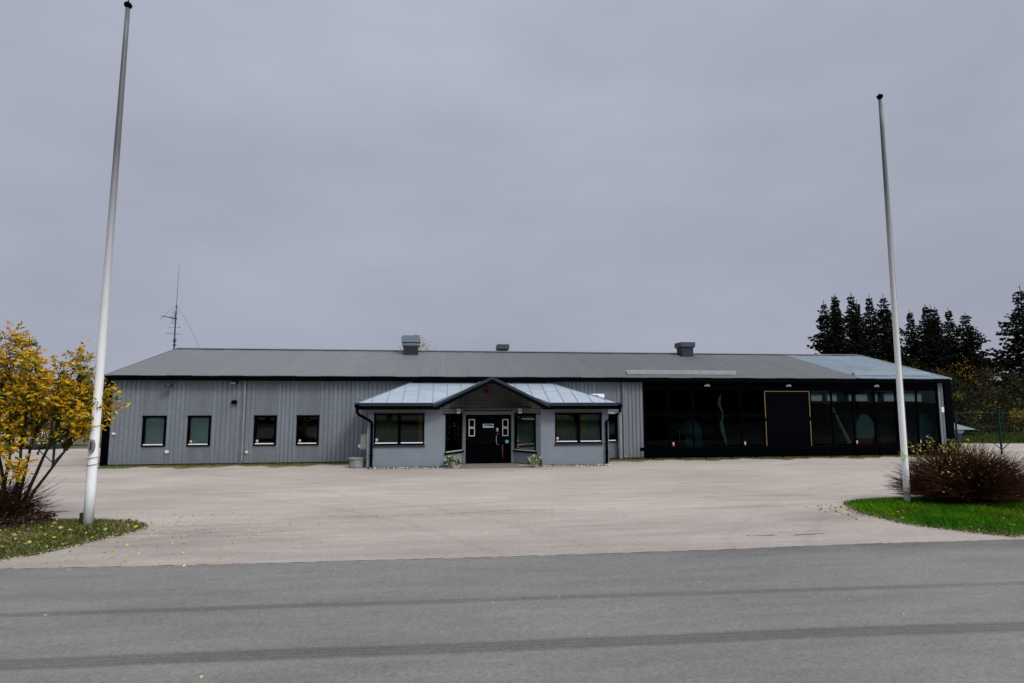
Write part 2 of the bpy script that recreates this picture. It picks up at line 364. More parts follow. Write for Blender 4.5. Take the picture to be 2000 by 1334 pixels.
M['crack'] = mat('tar_crack', (.03, .028, .025), .9)
def crackline(pts, w0, name='asphalt_crack', seed=1):
    rr = random.Random(seed); b = MB()
    for (p, q) in zip(pts[:-1], pts[1:]):
        n = max(2, int(math.hypot(q[0] - p[0], q[1] - p[1]) / .12)); on = True; last = None
        for j in range(n + 1):
            t_ = j / n; c = (p[0] + (q[0] - p[0]) * t_, p[1] + (q[1] - p[1]) * t_ + rr.gauss(0, .006)); w = w0 * rr.uniform(.1, 1.0)
            if last and rr.random() < .78: b.face([(last[0], last[1] - last[2], .0075), (c[0], c[1] - w, .0075), (c[0], c[1] + w, .0075), (last[0], last[1] + last[2], .0075)])
            last = (c[0], c[1], w)
    tag(b.build(name, 'crack'), kind='structure')
crackline(list(zip(xs[1:-1], yt[1:-1])), .012, 'road_joint', 3)
crackline([(-2.6, 14.0), (-1.5, 13.95), (-.3, 14.0), (1.6, 14.2), (4.4, 14.1)], .010, 'asphalt_crack', 5)
crackline([(7.2, 15.4), (9.0, 15.5), (11.0, 15.4)], .010, 'asphalt_crack', 6)
crackline([(6.2, 11.1), (7.2, 11.0), (7.9, 11.05)], .018, 'asphalt_crack', 7)
crackline([(-6.0, 12.0), (-5.2, 12.9), (-4.4, 13.6)], .006, 'asphalt_crack', 9)

# ------------------------------------------------------------------ main building
FY = 25.4; EY = 25.0; EZ = 3.75; RY = 31.1; RZ = 5.37; BY = 37.2; XL = -13.85; XR = 25.05
B = empty('commercial_building', (5.6, FY, 0), 'long single storey grey corrugated metal building with shallow grey roof and black glazed showroom', 'building')
def corr(mb, x0, x1, z0, z1, y, p, d):
    n = max(1, round((x1 - x0) / p)); p = (x1 - x0) / n
    pr = [(x0, y)]
    for i in range(n):
        a = x0 + i * p
        pr += [(a + .06 * p, y), (a + .16 * p, y - d), (a + .84 * p, y - d), (a + .94 * p, y)]
    pr.append((x1, y))
    i0 = len(mb.v)
    for (x, yy) in pr: mb.v += [(x, yy, z0), (x, yy, z1)]
    for k in range(len(pr) - 1):
        a = i0 + 2 * k; mb.f.append((a, a + 2, a + 3, a + 1)); mb.mi.append(0)
wins = [(-12.49, -11.58), (-10.71, -9.80), (-8.03, -7.12), (-6.27, -5.35), (7.05, 8.02)]
WZ0, WZ1 = .78, 2.05
w = MB(); liner = MB()
x = -13.78
for (a, c) in wins:
    corr(w, x, a, .06, 3.58, FY, .187, .032); liner.box(x, a, FY + .03, FY + .18, .02, 3.60)
    corr(w, a, c, WZ1, 3.58, FY, .076, .018); liner.box(a, c, FY + .03, FY + .18, WZ1, 3.60)
    corr(w, a, c, .06, WZ0, FY, .076, .018); liner.box(a, c, FY + .03, FY + .18, .02, WZ0)
    x = c
corr(w, x, 9.31, .06, 3.58, FY, .187, .032); liner.box(x, 9.31, FY + .03, FY + .18, .02, 3.60)
w.build('wall', 'sheet', B)
w = MB(); corr(w, 24.67, 24.98, .06, 3.58, FY - .03, .155, .032); w.build('wall', 'sheet', B)['label'] = 'narrow grey strip at the right end'; w = MB(); w.box(24.67, 24.98, FY + .01, FY + .18, .02, 3.60); w.build('wall_lining', 'inner', B)
lo = liner.build('wall_lining', 'inner', B); lo['label'] = 'dark inner lining and black foot of the front wall'
k = MB(); k.box(24.80, 24.94, FY - .072, FY - .064, 2.10, 2.36); k.build('notice', 'white', B)['label'] = 'white paper notice on the narrow grey strip'
# end and back walls (gables)
g = MB()
g.prism([(-13.80, FY + .20, 0), (-13.80, BY - .3, 0), (-13.80, BY - .3, 3.6), (-13.80, RY, 5.2), (-13.80, FY + .20, 3.65)], (.15, 0, 0))
g.box(-13.64, 24.9, BY - .45, BY - .3, 0, 3.6)
gx0, gx1 = 24.92, 25.07
gw = [(26.6, 27.9), (28.2, 29.2), (29.6, 30.0), (30.4, 31.4), (31.7, 32.0), (33.0, 34.0), (34.4, 35.6)]
g.box(gx0, gx1, FY + .2, BY - .3, 0, 2.62); g.box(gx0, gx1, FY + .2, BY - .3, 3.05, 3.55)
yy = FY + .2
for (a, c) in gw:
    g.box(gx0, gx1, yy, a, 2.62, 3.05); yy = c
g.box(gx0, gx1, yy, BY - .3, 2.62, 3.05)
g.prism([(gx0, FY + .2, 3.55), (gx0, BY - .3, 3.55), (gx0, BY - .3, 3.65), (gx0, RY, 5.2), (gx0, FY + .2, 3.65)], (.15, 0, 0))
g.box(9.16, 9.30, FY + .2, BY - .46, 0, 3.95)     # partition beside the showroom
g.build('end_wall', 'inner', B)
for (a, c) in gw: pn = MB(); pn.box(gx0 + .06, gx0 + .07, a, c, 2.62, 3.05); pn.build('high_window', 'poly', B)
fl = MB(); fl.box(-13.6, 24.9, FY + .22, BY - .5, .01, .03); fl.build('floor', 'innerfloor', B)
# corner boards
c_ = MB(); c_.box(-14.02, -13.79, 25.28, 25.60, .02, 3.58); c_.build('corner_board', 'black', B); c_ = MB(); c_.box(24.98, 25.36, 25.26, 25.58, .02, 3.58); c_.build('corner_board', 'black', B)
# roof: corrugated sheets with overlaps
def roof_sheets(x0, x1, m, lab=None):
    mb = MB(); p = .0765; n = round((x1 - x0) / p); p = (x1 - x0) / n
    for (ya, za, yb, zb) in ((EY, EZ, RY, RZ), (RY, RZ, BY, EZ)):
        i0 = len(mb.v); rows = 7; k = 0; cols = 0
        for i in range(n * 4 + 1):
            xx = x0 + i * p / 4; h = .017 * math.sin(2 * pi * i / 4 + .6)
            h += .010 * ((int(xx / 1.05 + 50)) % 2)
            for r in range(rows):
                t = r / (rows - 1); mb.v.append((xx, ya + (yb - ya) * t, za + (zb - za) * t + h + .0015 * sin(r * 5 + int(xx / 1.05) * 1.7)))
            cols += 1
        for i in range(cols - 1):
            for r in range(rows - 1):
                a = i0 + i * rows + r; mb.f.append((a, a + rows, a + rows + 1, a + 1)); mb.mi.append(0)
    o = mb.build('roof', m, B)
    if lab: o['label'] = lab
    return o
rf = roof_sheets(-13.92, 20.3, 'roof', 'dark grey corrugated roof sheets')
rf2 = roof_sheets(20.3, 25.1, 'roofblue', 'paler blue grey roof sheets at the right end')
rb = MB()
for s_ in (0, 1):
    if s_ == 0: rb.prism([(-13.9, EY + .03, EZ - .03), (-13.9, RY, RZ - .03), (-13.9, RY, RZ - .16), (-13.9, EY + .03, EZ - .16)], (38.98, 0, 0))
    else: rb.prism([(-13.9, BY - .03, EZ - .03), (-13.9, BY - .03, EZ - .16), (-13.9, RY, RZ - .16), (-13.9, RY, RZ - .03)], (38.98, 0, 0))
rb.build('roof_deck', 'blackmatte', B)
fa = MB(); fa.box(-13.9, 25.08, EY - .01, EY + .028, EZ - .20, EZ - .034); fa.box(-13.9, 25.08, EY + .03, FY + .02, EZ - .20, EZ - .17)
fa.prism([(-13.95, EY, EZ - .2), (-13.95, EY, EZ + .01), (-13.95, RY, RZ + .02), (-13.95, RY, RZ - .19)], (.025, 0, 0))
fa.build('fascia', 'black', B)
rc = MB()                                  # ridge capping with little waves under it
for i in range(510):
    xx = -13.85 + i * .0765; rc.obox((xx, RY - .10, RZ + .0), (.038, 0, 0), (0, .2, 0), (0, 0, .045))
rc.build('ridge_filler', 'darkmetal', B)
rc = MB(); rc.prism([(-13.9, RY - .16, RZ + .018), (-13.9, RY, RZ + .075), (-13.9, RY + .16, RZ + .018), (-13.9, RY, RZ + .055)], (38.95, 0, 0)); rc.build('ridge_cap', 'roof', B)
vg = MB(); vg.prism([(25.10, EY, EZ - .02), (25.10, EY, EZ + .045), (25.10, RY, RZ + .06), (25.10, RY, RZ - .0)], (.06, 0, 0)); vg.build('verge_trim', 'galv', B)['label'] = 'pale verge flashing along the right gable'
# snow guard boards low on the roof
def guard(x0, x1, m):
    k = MB(); k.obox((x0, 25.55, 3.93), (x1 - x0, 0, 0), (0, .02, 0), (0, .03, .17)); k.obox((x0 - .0, 25.60, 4.075), (x1 - x0, 0, 0), (0, .16, .04), (0, 0, .02))
    n = int((x1 - x0) / 1.3)
    for i in range(n + 1):
        xx = x0 + (x1 - x0 - .03) * i / n; k.prism([(xx, 25.575, 3.91), (xx, 25.85, 3.98), (xx, 25.62, 4.07)], (.03, 0, 0))
    return k.build('snow_guard', m, B)
guard(8.62, 14.1, 'galvpipe')['label'] = 'grey green snow guard above the left of the showroom'
guard(20.35, 24.55, 'roofblue')['label'] = 'pale snow guard on the paler roof sheets'
# windows of the office wall
def window(x0, x1, z0, z1, y, parent, stick=True, blind=False, mull=False, glassm='glass', fr=.07):
    f = MB()
    f.box(x0, x0 + fr, y - .06, y + .10, z0, z1); f.box(x1 - fr, x1, y - .06, y + .10, z0, z1)
    f.box(x0 + fr, x1 - fr, y - .06, y + .10, z1 - fr, z1); f.box(x0 + fr, x1 - fr, y - .06, y + .10, z0, z0 + fr * .9)
    f.box(x0 - .02, x1 + .02, y - .10, y - .061, z1 - .03, z1 + .02)
    if mull: xm = (x0 + x1) / 2; f.box(xm - .06, xm + .06, y - .05, y + .08, z0 + fr * .9, z1 - fr)
    fo = f.build('window', 'black', parent)
    pb = MB(); pb.box(x0 + fr, x1 - fr, y + .030, y + .036, z0 + fr * .9, z1 - fr); pb.build('pane', 'clear' if blind else glassm, fo)
    if blind:
        k = MB(); k.box(x0 + fr, x1 - fr, y + .062, y + .07, z0 + fr * .9, z1 - fr)
        for i in range(12): k.box(x0 + fr, x1 - fr, y + .056, y + .0615, z0 + .1 + i * .095, z0 + .108 + i * .095)
        k.build('blind', 'blind', fo)
    rs = ([(x0 + fr + .0, (x0 + x1) / 2 - .07), ((x0 + x1) / 2 + .07, x1 - fr)] if mull else [(x0 + fr, x1 - fr)])
    k = MB()
    for (a, c) in rs: k.obox((a, y - .075, z0 + fr * .9), (c - a, 0, 0), (0, .10, .0), (0, 0.0, .035))
    k.build('sill', 'white', fo)
    if stick: sticker(x0 + fr + .02, z0 + .11, y + .024, fo)
    return fo
def sticker(x, z, y, parent, wd=.085, ht=.13):
    k = MB(); k.box(x, x + wd, y - .004, y, z + ht * .48, z + ht); k.cur = 1; k.box(x - .006, x + wd + .006, y - .004, y, z, z + ht * .48)
    k.cur = 2
    for i in range(3): k.box(x + .015 + i * .022, x + .026 + i * .022, y - .006, y - .0045, z + ht * .66, z + ht * .88)
    k.cur = 0; k.box(x + wd * .3, x + wd * .7, y - .006, y - .0045, z + ht * .16, z + ht * .26)
    k.build('sticker', ['white', 'red', 'darkmetal'], parent)
for i, (a, c) in enumerate(wins):
    window(a, c, WZ0, WZ1, FY - .01, B, stick=i in (1, 2, 3), blind=i in (0, 1))
# red extinguisher sign seen in the fourth window
k = MB(); k.box(-5.52, -5.44, FY + .06, FY + .07, .99, 1.28); k.build('window_notice', 'red', B)['label'] = 'red notice inside the fourth window'
# downpipes
def downpipe(x, zt, m='galvpipe', foot=-1):
    k = MB(); k.tube([(x, FY - .10, zt), (x, FY - .10, .35), (x, FY - .10, .16), (x + .06 * foot, FY - .16, .07)], .045, 10)
    for z in (.5, 1.7, 2.9): k.box(x - .055, x + .055, FY - .15, FY - .03, z, z + .03)
    return k.build('downpipe', m, B, smooth=False)
downpipe(-8.46, 3.55); downpipe(8.33, 3.55, foot=1)
k = MB(); k.tube([(8.12, FY - .16, .05), (8.12, FY - .16, 2.08)], .10, 14); k.tube([(8.12, FY - .16, 2.08), (8.12, FY - .16, 2.14)], [.125, .125], 14); k.build('wall_duct', 'galvpipe', B, smooth=False)
# cables and sockets on the wall
for (x, z, s_) in ((-13.58, 1.33, .09), (-11.46, .56, .12), (-8.27, .51, .09)):
    k = MB(); k.box(x - s_ / 2, x + s_ / 2, FY - .10, FY - .033, z - s_ * .45, z + s_ * .45); k.box(x - s_ / 2 - .01, x + s_ / 2 + .01, FY - .115, FY - .101, z + s_ * .0, z + s_ * .5)
    k.build('wall_socket', 'white', B)
for cx_, ca_, cb_, cr_ in ((-11.46, .5, .02, .01), (-8.88, 3.4, 2.7, .01), (-13.4, .02, .42, .02)):
    k = MB(); k.tube([(cx_, FY - .05, ca_), (cx_, FY - .05, cb_)], cr_, 6); k.build('cable', 'galvpipe', B)

# glazed showroom
GY = 25.32
gf = MB()
gf.box(9.31, 24.67, GY, GY + .10, 3.17, 3.56)           # header panel
gf.box(9.31, 24.67, GY, GY + .10, .05, .52)             # base panel
ml = [9.34 + i * 1.2 for i in range(6)] + [17.71 + i * (6.9 / 6) for i in range(7)]
for i, xx in enumerate(ml): gf.box(xx - .025, xx + .025, GY + .0, GY + .10, .52, 3.17)
for (a, c) in ((9.34, 15.34), (17.71, 24.61)):
    gf.box(a + .0, c, GY + .02, GY + .08, 2.02, 2.07)
gfo = gf.build('showroom_front', 'black', B); gfo['label'] = 'black framed glazed showroom front'
for i in range(11):
    if i < 5: a, c = ml[i], ml[i + 1]
    else: a, c = ml[i + 1], ml[i + 2]
    k = MB(); k.box(a + .025, c - .025, GY + .045, GY + .051, .52, 2.02); k.box(a + .025, c - .025, GY + .047, GY + .053, 2.07, 3.17)
    k.build('pane', 'hallglass', gfo)
for (x, z) in ((10.70, .57), (14.26, .57), (20.06, .57), (23.50, .57)): sticker(x, z, GY + .04, gfo, .075, .17)
k = MB()
for i in range(5): k.box(15.40, 17.63, GY + .03, GY + .06, .53 + i * .52, .53 + i * .52 + .50)
k.box(15.40, 17.63, GY + .061, GY + .07, .5, 3.14)
dr = k.build('garage_door', 'black', B)
k = MB()
for (xx, z0, z1) in ((15.36, .52, 1.70), (15.36, 1.86, 3.10), (17.66, .52, 1.72), (17.66, 1.90, 3.10)):
    k.box(xx - .013, xx + .013, GY - .02, GY - .002, z0, z1)
k.box(15.34, 17.68, GY - .02, GY - .002, 3.115, 3.14); k.box(17.63, 17.66, GY - .05, GY - .021, .93, .99)
k.build('door_trim', 'wood', dr)
# roof ventilators
def vent(x0, x1, y, zb, z1, z2, mats, cap=False):
    k = MB(); k.box(x0 + .04, x1 - .04, y, y + .75, zb, z1 + .02)
    v = k.build('ventilator', mats[0], B)
    q = MB(); xm = (x0 + x1) / 2
    i = len(q.v)
    e_ = .09
    for (ex, zz) in ((-.02, z1), (e_, z1 + .1), (e_, z2 - .02), (e_ - .02, z2)):
        q.v += [(x0 - ex + .04, y - ex, zz), (x1 + ex - .04, y - ex, zz), (x1 + ex - .04, y + .75 + ex, zz), (x0 - ex + .04, y + .75 + ex, zz)]
    for r in range(3):
        for s4 in range(4): a = i + r * 4 + s4; b4 = i + r * 4 + (s4 + 1) % 4; q.f.append((a, b4, b4 + 4, a + 4)); q.mi.append(0)
    q.f.append((i + 12, i + 13, i + 14, i + 15)); q.mi.append(0)
    q.build('hood', mats[1], v)
    return v
v1 = vent(-2.16, -1.34, 30.0, 4.95, 5.50, 5.70, ('darkmetal', 'grille'))
v1['label'] = 'large two tier roof ventilator with domed grey cap'
k = MB()
xa, xb = -2.24, -1.26
pr = [(xa, 5.76), (xa, 6.0), (xa + .10, 6.12), (xb - .35, 6.12), (xb - .25, 6.16), (xb - .12, 6.15), (xb, 6.02), (xb, 5.76)]
k.prism([(px_, 29.9, pz_) for px_, pz_ in pr], (0, .95, 0)); k.build('cap', 'grille', v1)
k = MB(); k.box(xa + .05, xb - .05, 29.95, 30.8, 5.70, 5.76); k.build('louvre', 'darkmetal', v1)
vent(3.05, 3.63, 31.3, 5.2, 5.47, 5.84, ('darkmetal', 'ventdark'))['label'] = 'small slate blue roof ventilator behind the ridge'
vent(13.42, 14.16, 30.2, 5.0, 5.62, 5.98, ('darkmetal', 'ventdark'))['label'] = 'slate blue roof ventilator over the showroom end'

# ------------------------------------------------------------------ entrance annex
A = empty('entrance_annex', (2.0, 23.28, 0), 'grey rendered entrance porch with pointed metal roof and splayed doorway', 'porch')
AY = 23.28
wl = MB()
def wallseg(x0, x1, z0, z1): wl.box(x0, x1, AY, AY + .2, z0, z1)
TOPZ = 2.42
wallseg(-3.02, -2.76, 0.04, TOPZ); wallseg(-.74, .0, .04, TOPZ); wallseg(-2.76, -.74, .04, .90); wallseg(-2.76, -.74, 2.30, TOPZ)
wallseg(4.07, 4.68, .04, TOPZ); wallseg(6.70, 6.99, .04, TOPZ); wallseg(4.68, 6.70, .04, .90); wallseg(4.68, 6.70, 2.30, TOPZ)
wl.box(-3.02, -2.82, AY + .2, FY - .035, .04, TOPZ); wl.box(6.79, 6.99, AY + .2, FY - .035, .04, TOPZ)
def zr(xx): return 3.56 - .468 * abs(xx - 1.98)
wl.build('wall', 'render', A)
# splayed walls with tall side windows
def splay(P, Q, s0, s1, name):
    dx, dy = Q[0] - P[0], Q[1] - P[1]; ln = math.hypot(dx, dy); ux, uy = dx / ln, dy / ln
    nx, ny = -uy, ux
    if ny < 0: nx, ny = -nx, -ny            # pointing inwards
    def pt(s_, z, d=0): return (P[0] + ux * s_ + nx * d, P[1] + uy * s_ + ny * d, z)
    a = MB()
    def seg(sa, sb, za, zb, zb2=None):
        zb2 = zb if zb2 is None else zb2
        a.prism([pt(sa, za), pt(sb, za), pt(sb, zb2), pt(sa, zb)], (nx * .18, ny * .18, 0))
    z0, z1 = .57, 2.11
    seg(0, s0, .04, 2.11); seg(s1, ln, .04, 2.11); seg(s0, s1, .04, z0)
    a.build('splayed_wall', 'render', A)
    a = MB(); seg(0, ln, 2.112, zr(P[0]), zr(Q[0]))
    so = a.build('gable_boards', 'darkmetal', A)
    a = MB(); zz = 2.17
    while zz < 3.0:
        # board shadow laps
        sa = 0.0
        for sb_ in range(6):
            q0, q1 = ln * sb_ / 6, ln * (sb_ + 1) / 6
            if zz < min(zr(P[0] + ux * q0), zr(P[0] + ux * q1)) - .05:
                a.prism([pt(q0, zz, -.022), pt(q1, zz, -.022), pt(q1, zz + .085, -.003), pt(q0, zz + .085, -.003)], (nx * .0025, ny * .0025, 0))
        zz += .105
    if a.v: a.build('board', 'siding', so)
    f = MB(); fr = .06
    def fb(sa, sb, za, zb, d0=-.03, d1=.08):
        f.prism([pt(sa, za, d0), pt(sb, za, d0), pt(sb, zb, d0), pt(sa, zb, d0)], (nx * (d1 - d0), ny * (d1 - d0), 0))
    fb(s0, s0 + fr, z0, z1); fb(s1 - fr, s1, z0, z1); fb(s0 + fr, s1 - fr, z1 - fr, z1); fb(s0 + fr, s1 - fr, z0, z0 + .03); fb(s0 - .03, s1 + .03, z1 - .012, z1 + .03, -.06, -.031)
    fb(s0 - .06, s1 + .06, z0 - .07, z0 - .005, -.08, -.001)
    fo = f.build('side_window', 'black', A)
    f = MB(); fb(s0 + fr, s1 - fr, z0 + .03, z1 - fr, .03, .036); f.build('pane', 'glass', fo)
    f = MB(); fb(s0 + .02, s1 - .02, z0 + .0, z0 + .045, -.05, -.031); f.build('sill', 'beige', fo)
    return pt, fo, ln
ptL, fL, lnL = splay((0.0, AY), (.86, 24.4), .17, 1.33, 'l')
ptR, fR, lnR = splay((4.07, AY), (3.08, 24.4), .26, 1.44, 'r')
# inside the right side window: sky reflection painted on a teal board, and an unreadable white line of lettering
M['teal_reflection'] = mat('teal_sky_reflection', (.05, .10, .115), .8, var=0, scale=2.2, col2=(.10, .17, .19)); M['curtain_or_pane_tint'] = mat('green_curtain_or_pane_tint', (.05, .09, .04), .8, var=.3, scale=3)
k = MB(); k.prism([ptR(.34, .62, .09), ptR(1.37, .62, .09), ptR(1.37, 2.04, .09), ptR(.34, 2.04, .09)], (0, .004, 0)); k.build('teal_reflection', 'teal_reflection', fR)
k = MB(); k.prism([ptR(.30, .62, .13), ptR(1.02, .62, .13), ptR(1.02, 2.04, .13), ptR(.30, 2.04, .13)], (0, .004, 0)); k.cur = 1; k.prism([ptR(1.12, .62, .10), ptR(1.20, .62, .10), ptR(1.20, 2.04, .10), ptR(1.12, 2.04, .10)], (0, .004, 0)); k.build('curtain_or_pane_tint', ['curtain_or_pane_tint', 'galvpipe'], fL)
k = MB(); s_ = .36
while s_ < 1.05:
    wd = rnd(.02, .045); k.prism([ptR(s_, 1.90, .02), ptR(s_ + wd, 1.90, .02), ptR(s_ + wd, 1.90 + rnd(.03, .055), .02), ptR(s_, 1.93, .02)], (0, .002, 0)); s_ += wd + .012
k.build('window_lettering', 'white', fR)
k = MB(); k.prism([ptR(1.22, .63, .02), ptR(1.34, .63, .02), ptR(1.34, .72, .02), ptR(1.22, .72, .02)], (0, .002, 0)); k.cur = 1; k.prism([ptR(1.22, .73, .02), ptR(1.35, .73, .02), ptR(1.35, .78, .02), ptR(1.22, .78, .02)], (0, .002, 0)); k.build('sticker', ['leafo', 'red'], fR)
# gable wall over the doors
k = MB(); k.prism([(.86, 24.4, 2.08), (3.08, 24.4, 2.08), (3.08, 24.4, zr(3.08)), (1.98, 24.4, zr(1.98)), (.86, 24.4, zr(.86))], (0, .15, 0))
gb = k.build('gable_boards', 'darkmetal', A)
k = MB(); zz = 2.28
while zz < 3.4:
    hw = min(1.02, (3.58 - zz) / .468 - .1)
    if hw > .1: k.prism([(1.98 - hw, 24.372, zz), (1.98 + hw, 24.372, zz), (1.98 + hw, 24.397, zz + .085), (1.98 - hw, 24.397, zz + .085)], (0, .0025, 0))
    zz += .105
k.build('board', 'siding', gb)
k = MB(); k.box(.80, .93, 24.33, 24.385, 2.05, zr(.86) - .02); k.box(3.01, 3.14, 24.33, 24.385, 2.05, zr(3.08) - .02); k.box(.93, 3.01, 24.35, 24.385, 2.09, 2.24); k.box(.86, .985, 24.36, 24.5, .02, 2.09); k.box(2.955, 3.08, 24.36, 24.5, .02, 2.09)
k.build('post_trim', 'sheet_back', A)
# front windows with board strip above
for (a, c) in ((-2.76, -.74), (4.68, 6.70)):
    window(a, c, .93, 2.16, AY + .045, A, mull=True, fr=.055)
    k = MB(); k.box(a, c, AY + .02, AY + .1, 2.165, 2.295); k.build('head_board', 'siding', A)
    k = MB(); k.obox((a - .03, AY - .06, .845), (c - a + .06, 0, 0), (0, .12, .02), (0, 0, .05)); k.build('sill_flashing', 'slate', A)
# interior of the annex: dark lining + things put in for the tints of the panes
k = MB(); k.box(-2.7, .3, 24.9, 24.95, .05, 2.4); k.box(3.8, 6.75, 24.9, 24.95, .05, 2.4); k.box(-2.7, 6.75, 23.6, 25.3, 2.38, 2.41); k.box(-2.7, .2, 23.5, 24.9, .01, .05); k.box(3.9, 6.75, 23.5, 24.9, .01, .05)
k.box(.9, 3.05, 25.2, 25.25, .03, 2.4)
k.build('interior_lining', 'inner', A)
for (a, c, m_) in ((-2.70, -1.83, 'curtain_or_pane_tint'), (4.75, 5.62, 'curtain_or_pane_tint'), (5.76, 6.62, 'teal_reflection')):
    k = MB(); n_ = 14
    for i in range(n_): xa = a + (c - a) * i / n_; xb = a + (c - a) * (i + 1) / n_; k.prism([(xa, 23.62 + .03 * (i % 2), .9), (xb, 23.62 + .03 * ((i + 1) % 2), .9), (xb, 23.62 + .03 * ((i + 1) % 2), 2.2), (xa, 23.62 + .03 * (i % 2), 2.2)], (0, .006, 0))
    k.build('curtain_or_pane_tint', m_, A)
k = MB(); k.box(-.98, -.84, 23.55, 23.57, 1.0, 2.1); k.build('yellow_reflection', 'leafo', A); k = MB(); k.lathe((5.98, 23.56, 1.7), [(.02, -.25), (.12, -.1), (.15, .1), (.05, .3)], 10, .2); k.build('orange_decoration', 'leafo', A)  # the yellow strip is a tree's reflection in the pane, put in as colour
# double-glazed entrance doors
dY = 24.38
k = MB()
for (a, c) in ((.985, 1.05), (1.42, 1.50), (2.42, 2.50), (2.90, 2.955)): k.box(a, c, dY - .03, dY + .06, .02, 2.09)
for (a, c) in ((1.05, 1.42), (1.50, 2.42), (2.50, 2.90)):
    k.box(a, c, dY - .03, dY + .06, 1.98, 2.09); k.box(a, c, dY - .03, dY + .06, .02, .10); k.box(a, c, dY - .02, dY + .05, .80, .86)
    k.box(a + .0, c, dY + .02, dY + .04, .10, .80)
dro = k.build('entrance_door', 'black', A)
k = MB()
for (a, c) in ((1.05, 1.42), (1.50, 2.42), (2.50, 2.90)): k.box(a, c, dY + .015, dY + .021, .86, 1.98)
k.build('pane', 'hallglass', dro)
k = MB(); k.tube([(2.42, dY - .03, 1.27), (2.32, dY - .10, 1.24), (2.30, dY - .11, 1.15), (2.30, dY - .11, .93), (2.32, dY - .10, .83), (2.42, dY - .03, .80)], .014, 8); k.build('handle', 'galv', dro, smooth=True)
for xc in (1.245, 2.70):
    for z0 in (1.17, 1.54):
        k = MB(); a, c, z1 = xc - .13, xc + .13, z0 + .35; t_ = .03
        k.box(a, a + t_, dY - .0, dY + .012, z0, z1); k.box(c - t_, c, dY - .0, dY + .012, z0, z1); k.box(a + t_, c - t_, dY - .0, dY + .012, z0, z0 + t_); k.box(a + t_, c - t_, dY - .0, dY + .012, z1 - t_, z1)
        k.build('notice_frame', 'white', dro)
k = MB(); k.box(1.73, 2.19, dY + .0, dY + .012, 1.53, 1.69); k.cur = 1; k.box(1.78, 2.12, dY - .004, dY - .001, 1.585, 1.675); k.cur = 2; k.box(2.08, 2.17, dY - .008, dY - .005, 1.585, 1.64)
k.build('door_sign', ['white', 'signblue', 'darkmetal'], dro)['label'] = 'small blue and white sign on the glass door'
sticker(2.31, 1.33, dY + .012, dro, .09, .18)
k = MB(); k.prism([(2.54, dY + .009, .84), (2.62, dY + .009, .84), (2.60, dY + .009, .3), (2.585, dY + .009, .14), (2.57, dY + .009, .3)], (0, .004, 0)); M['ribbon'] = mat('ribbon_red', (.10, .006, .012), .6); k.build('ribbon', 'ribbon', dro)
k = MB(); k.lathe((2.76, dY - .07, .93), [(.001, -.085), (.05, -.07), (.078, -.03), (.085, 0), (.078, .03), (.05, .07), (.001, .085)], 14); k.build('turquoise_ball', 'turq', dro, smooth=True)
# roofs
FR = 22.73; fz = 2.60; tz = 3.56; WY = 25.35
def quadpanel(mb, P): mb.prism(P, (0, 0, -.03))
lf, rfx = -.37, 4.33
k = MB()
quadpanel(k, [(-3.37, FR, fz), (lf, FR, fz), (1.98, WY, tz), (-1.22, WY, tz)])
quadpanel(k, [(rfx, FR, fz), (7.30, FR, fz), (4.62, WY, tz), (1.98, WY, tz)])
quadpanel(k, [(-3.37, FR, fz), (-1.22, WY, tz), (-3.37, WY, fz)])
quadpanel(k, [(7.30, FR, fz), (7.30, WY, fz), (4.62, WY, tz)])
GZ = 3.63; gs = .485
def gz(xx): return GZ - gs * abs(xx - 1.98)
quadpanel(k, [(lf - .02, FR, gz(lf)), (1.98, FR, GZ), (1.98, WY, GZ), (lf - .02, WY - .0, gz(lf))]) if False else None
# gable slopes end at the valleys
k.prism([(lf, FR - .02, gz(lf) + .03), (1.98, FR - .02, GZ + .03), (1.98, WY, GZ + .03), (1.75, WY - .1, gz(1.75) + .03)], (0, 0, -.03))
k.prism([(1.98, FR - .02, GZ + .03), (rfx, FR - .02, gz(rfx) + .03), (2.21, WY - .1, gz(2.21) + .03), (1.98, WY, GZ + .03)], (0, 0, -.03))
ro = k.build('roof', 'galv', A)
# standing seams
k = MB()
def sl(yv): return fz + (tz - fz) * (yv - FR) / (WY - FR)
def seamline(p, q, wd=.02, h=.022):
    d = (q[0] - p[0], q[1] - p[1], q[2] - p[2]); ln = math.hypot(d[0], d[1]) or 1
    nx, ny = -d[1] / ln * wd, d[0] / ln * wd
    k.obox((p[0] - nx / 2, p[1] - ny / 2, p[2] - .004), d, (nx, ny, 0), (0, 0, h))
xx = -3.37 + .55; j = 0
def yval(xv):    # valley y for x
    if lf <= xv <= 1.98: return FR + (xv - lf) / (1.98 - lf) * (WY - FR)
    if 1.98 < xv <= rfx: return FR + (rfx - xv) / (rfx - 1.98) * (WY - FR)
    return FR
def yhip(xv):
    if xv < -1.22: return FR + (xv + 3.37) / 2.15 * (WY - FR)
    if xv > 4.62: return FR + (7.30 - xv) / 2.68 * (WY - FR)
    return WY
while xx < 7.2:
    ya, yb = yval(xx), yhip(xx)
    if yb - ya > .2:
        seamline((xx, ya, sl(ya)), (xx, yb, sl(yb)))
    xn = xx + .60
    for fy in ((.62, ) if j % 2 else (.52, )):
        yj = FR + fy * (WY - FR)
        if yj > max(yval(xx), yval(min(xn, 7.2))) + .05 and yj < min(yhip(xx), yhip(xn)) - .02: seamline((xx, yj, sl(yj)), (xn, yj, sl(yj)), .02, .010)
    xx = xn; j += 1
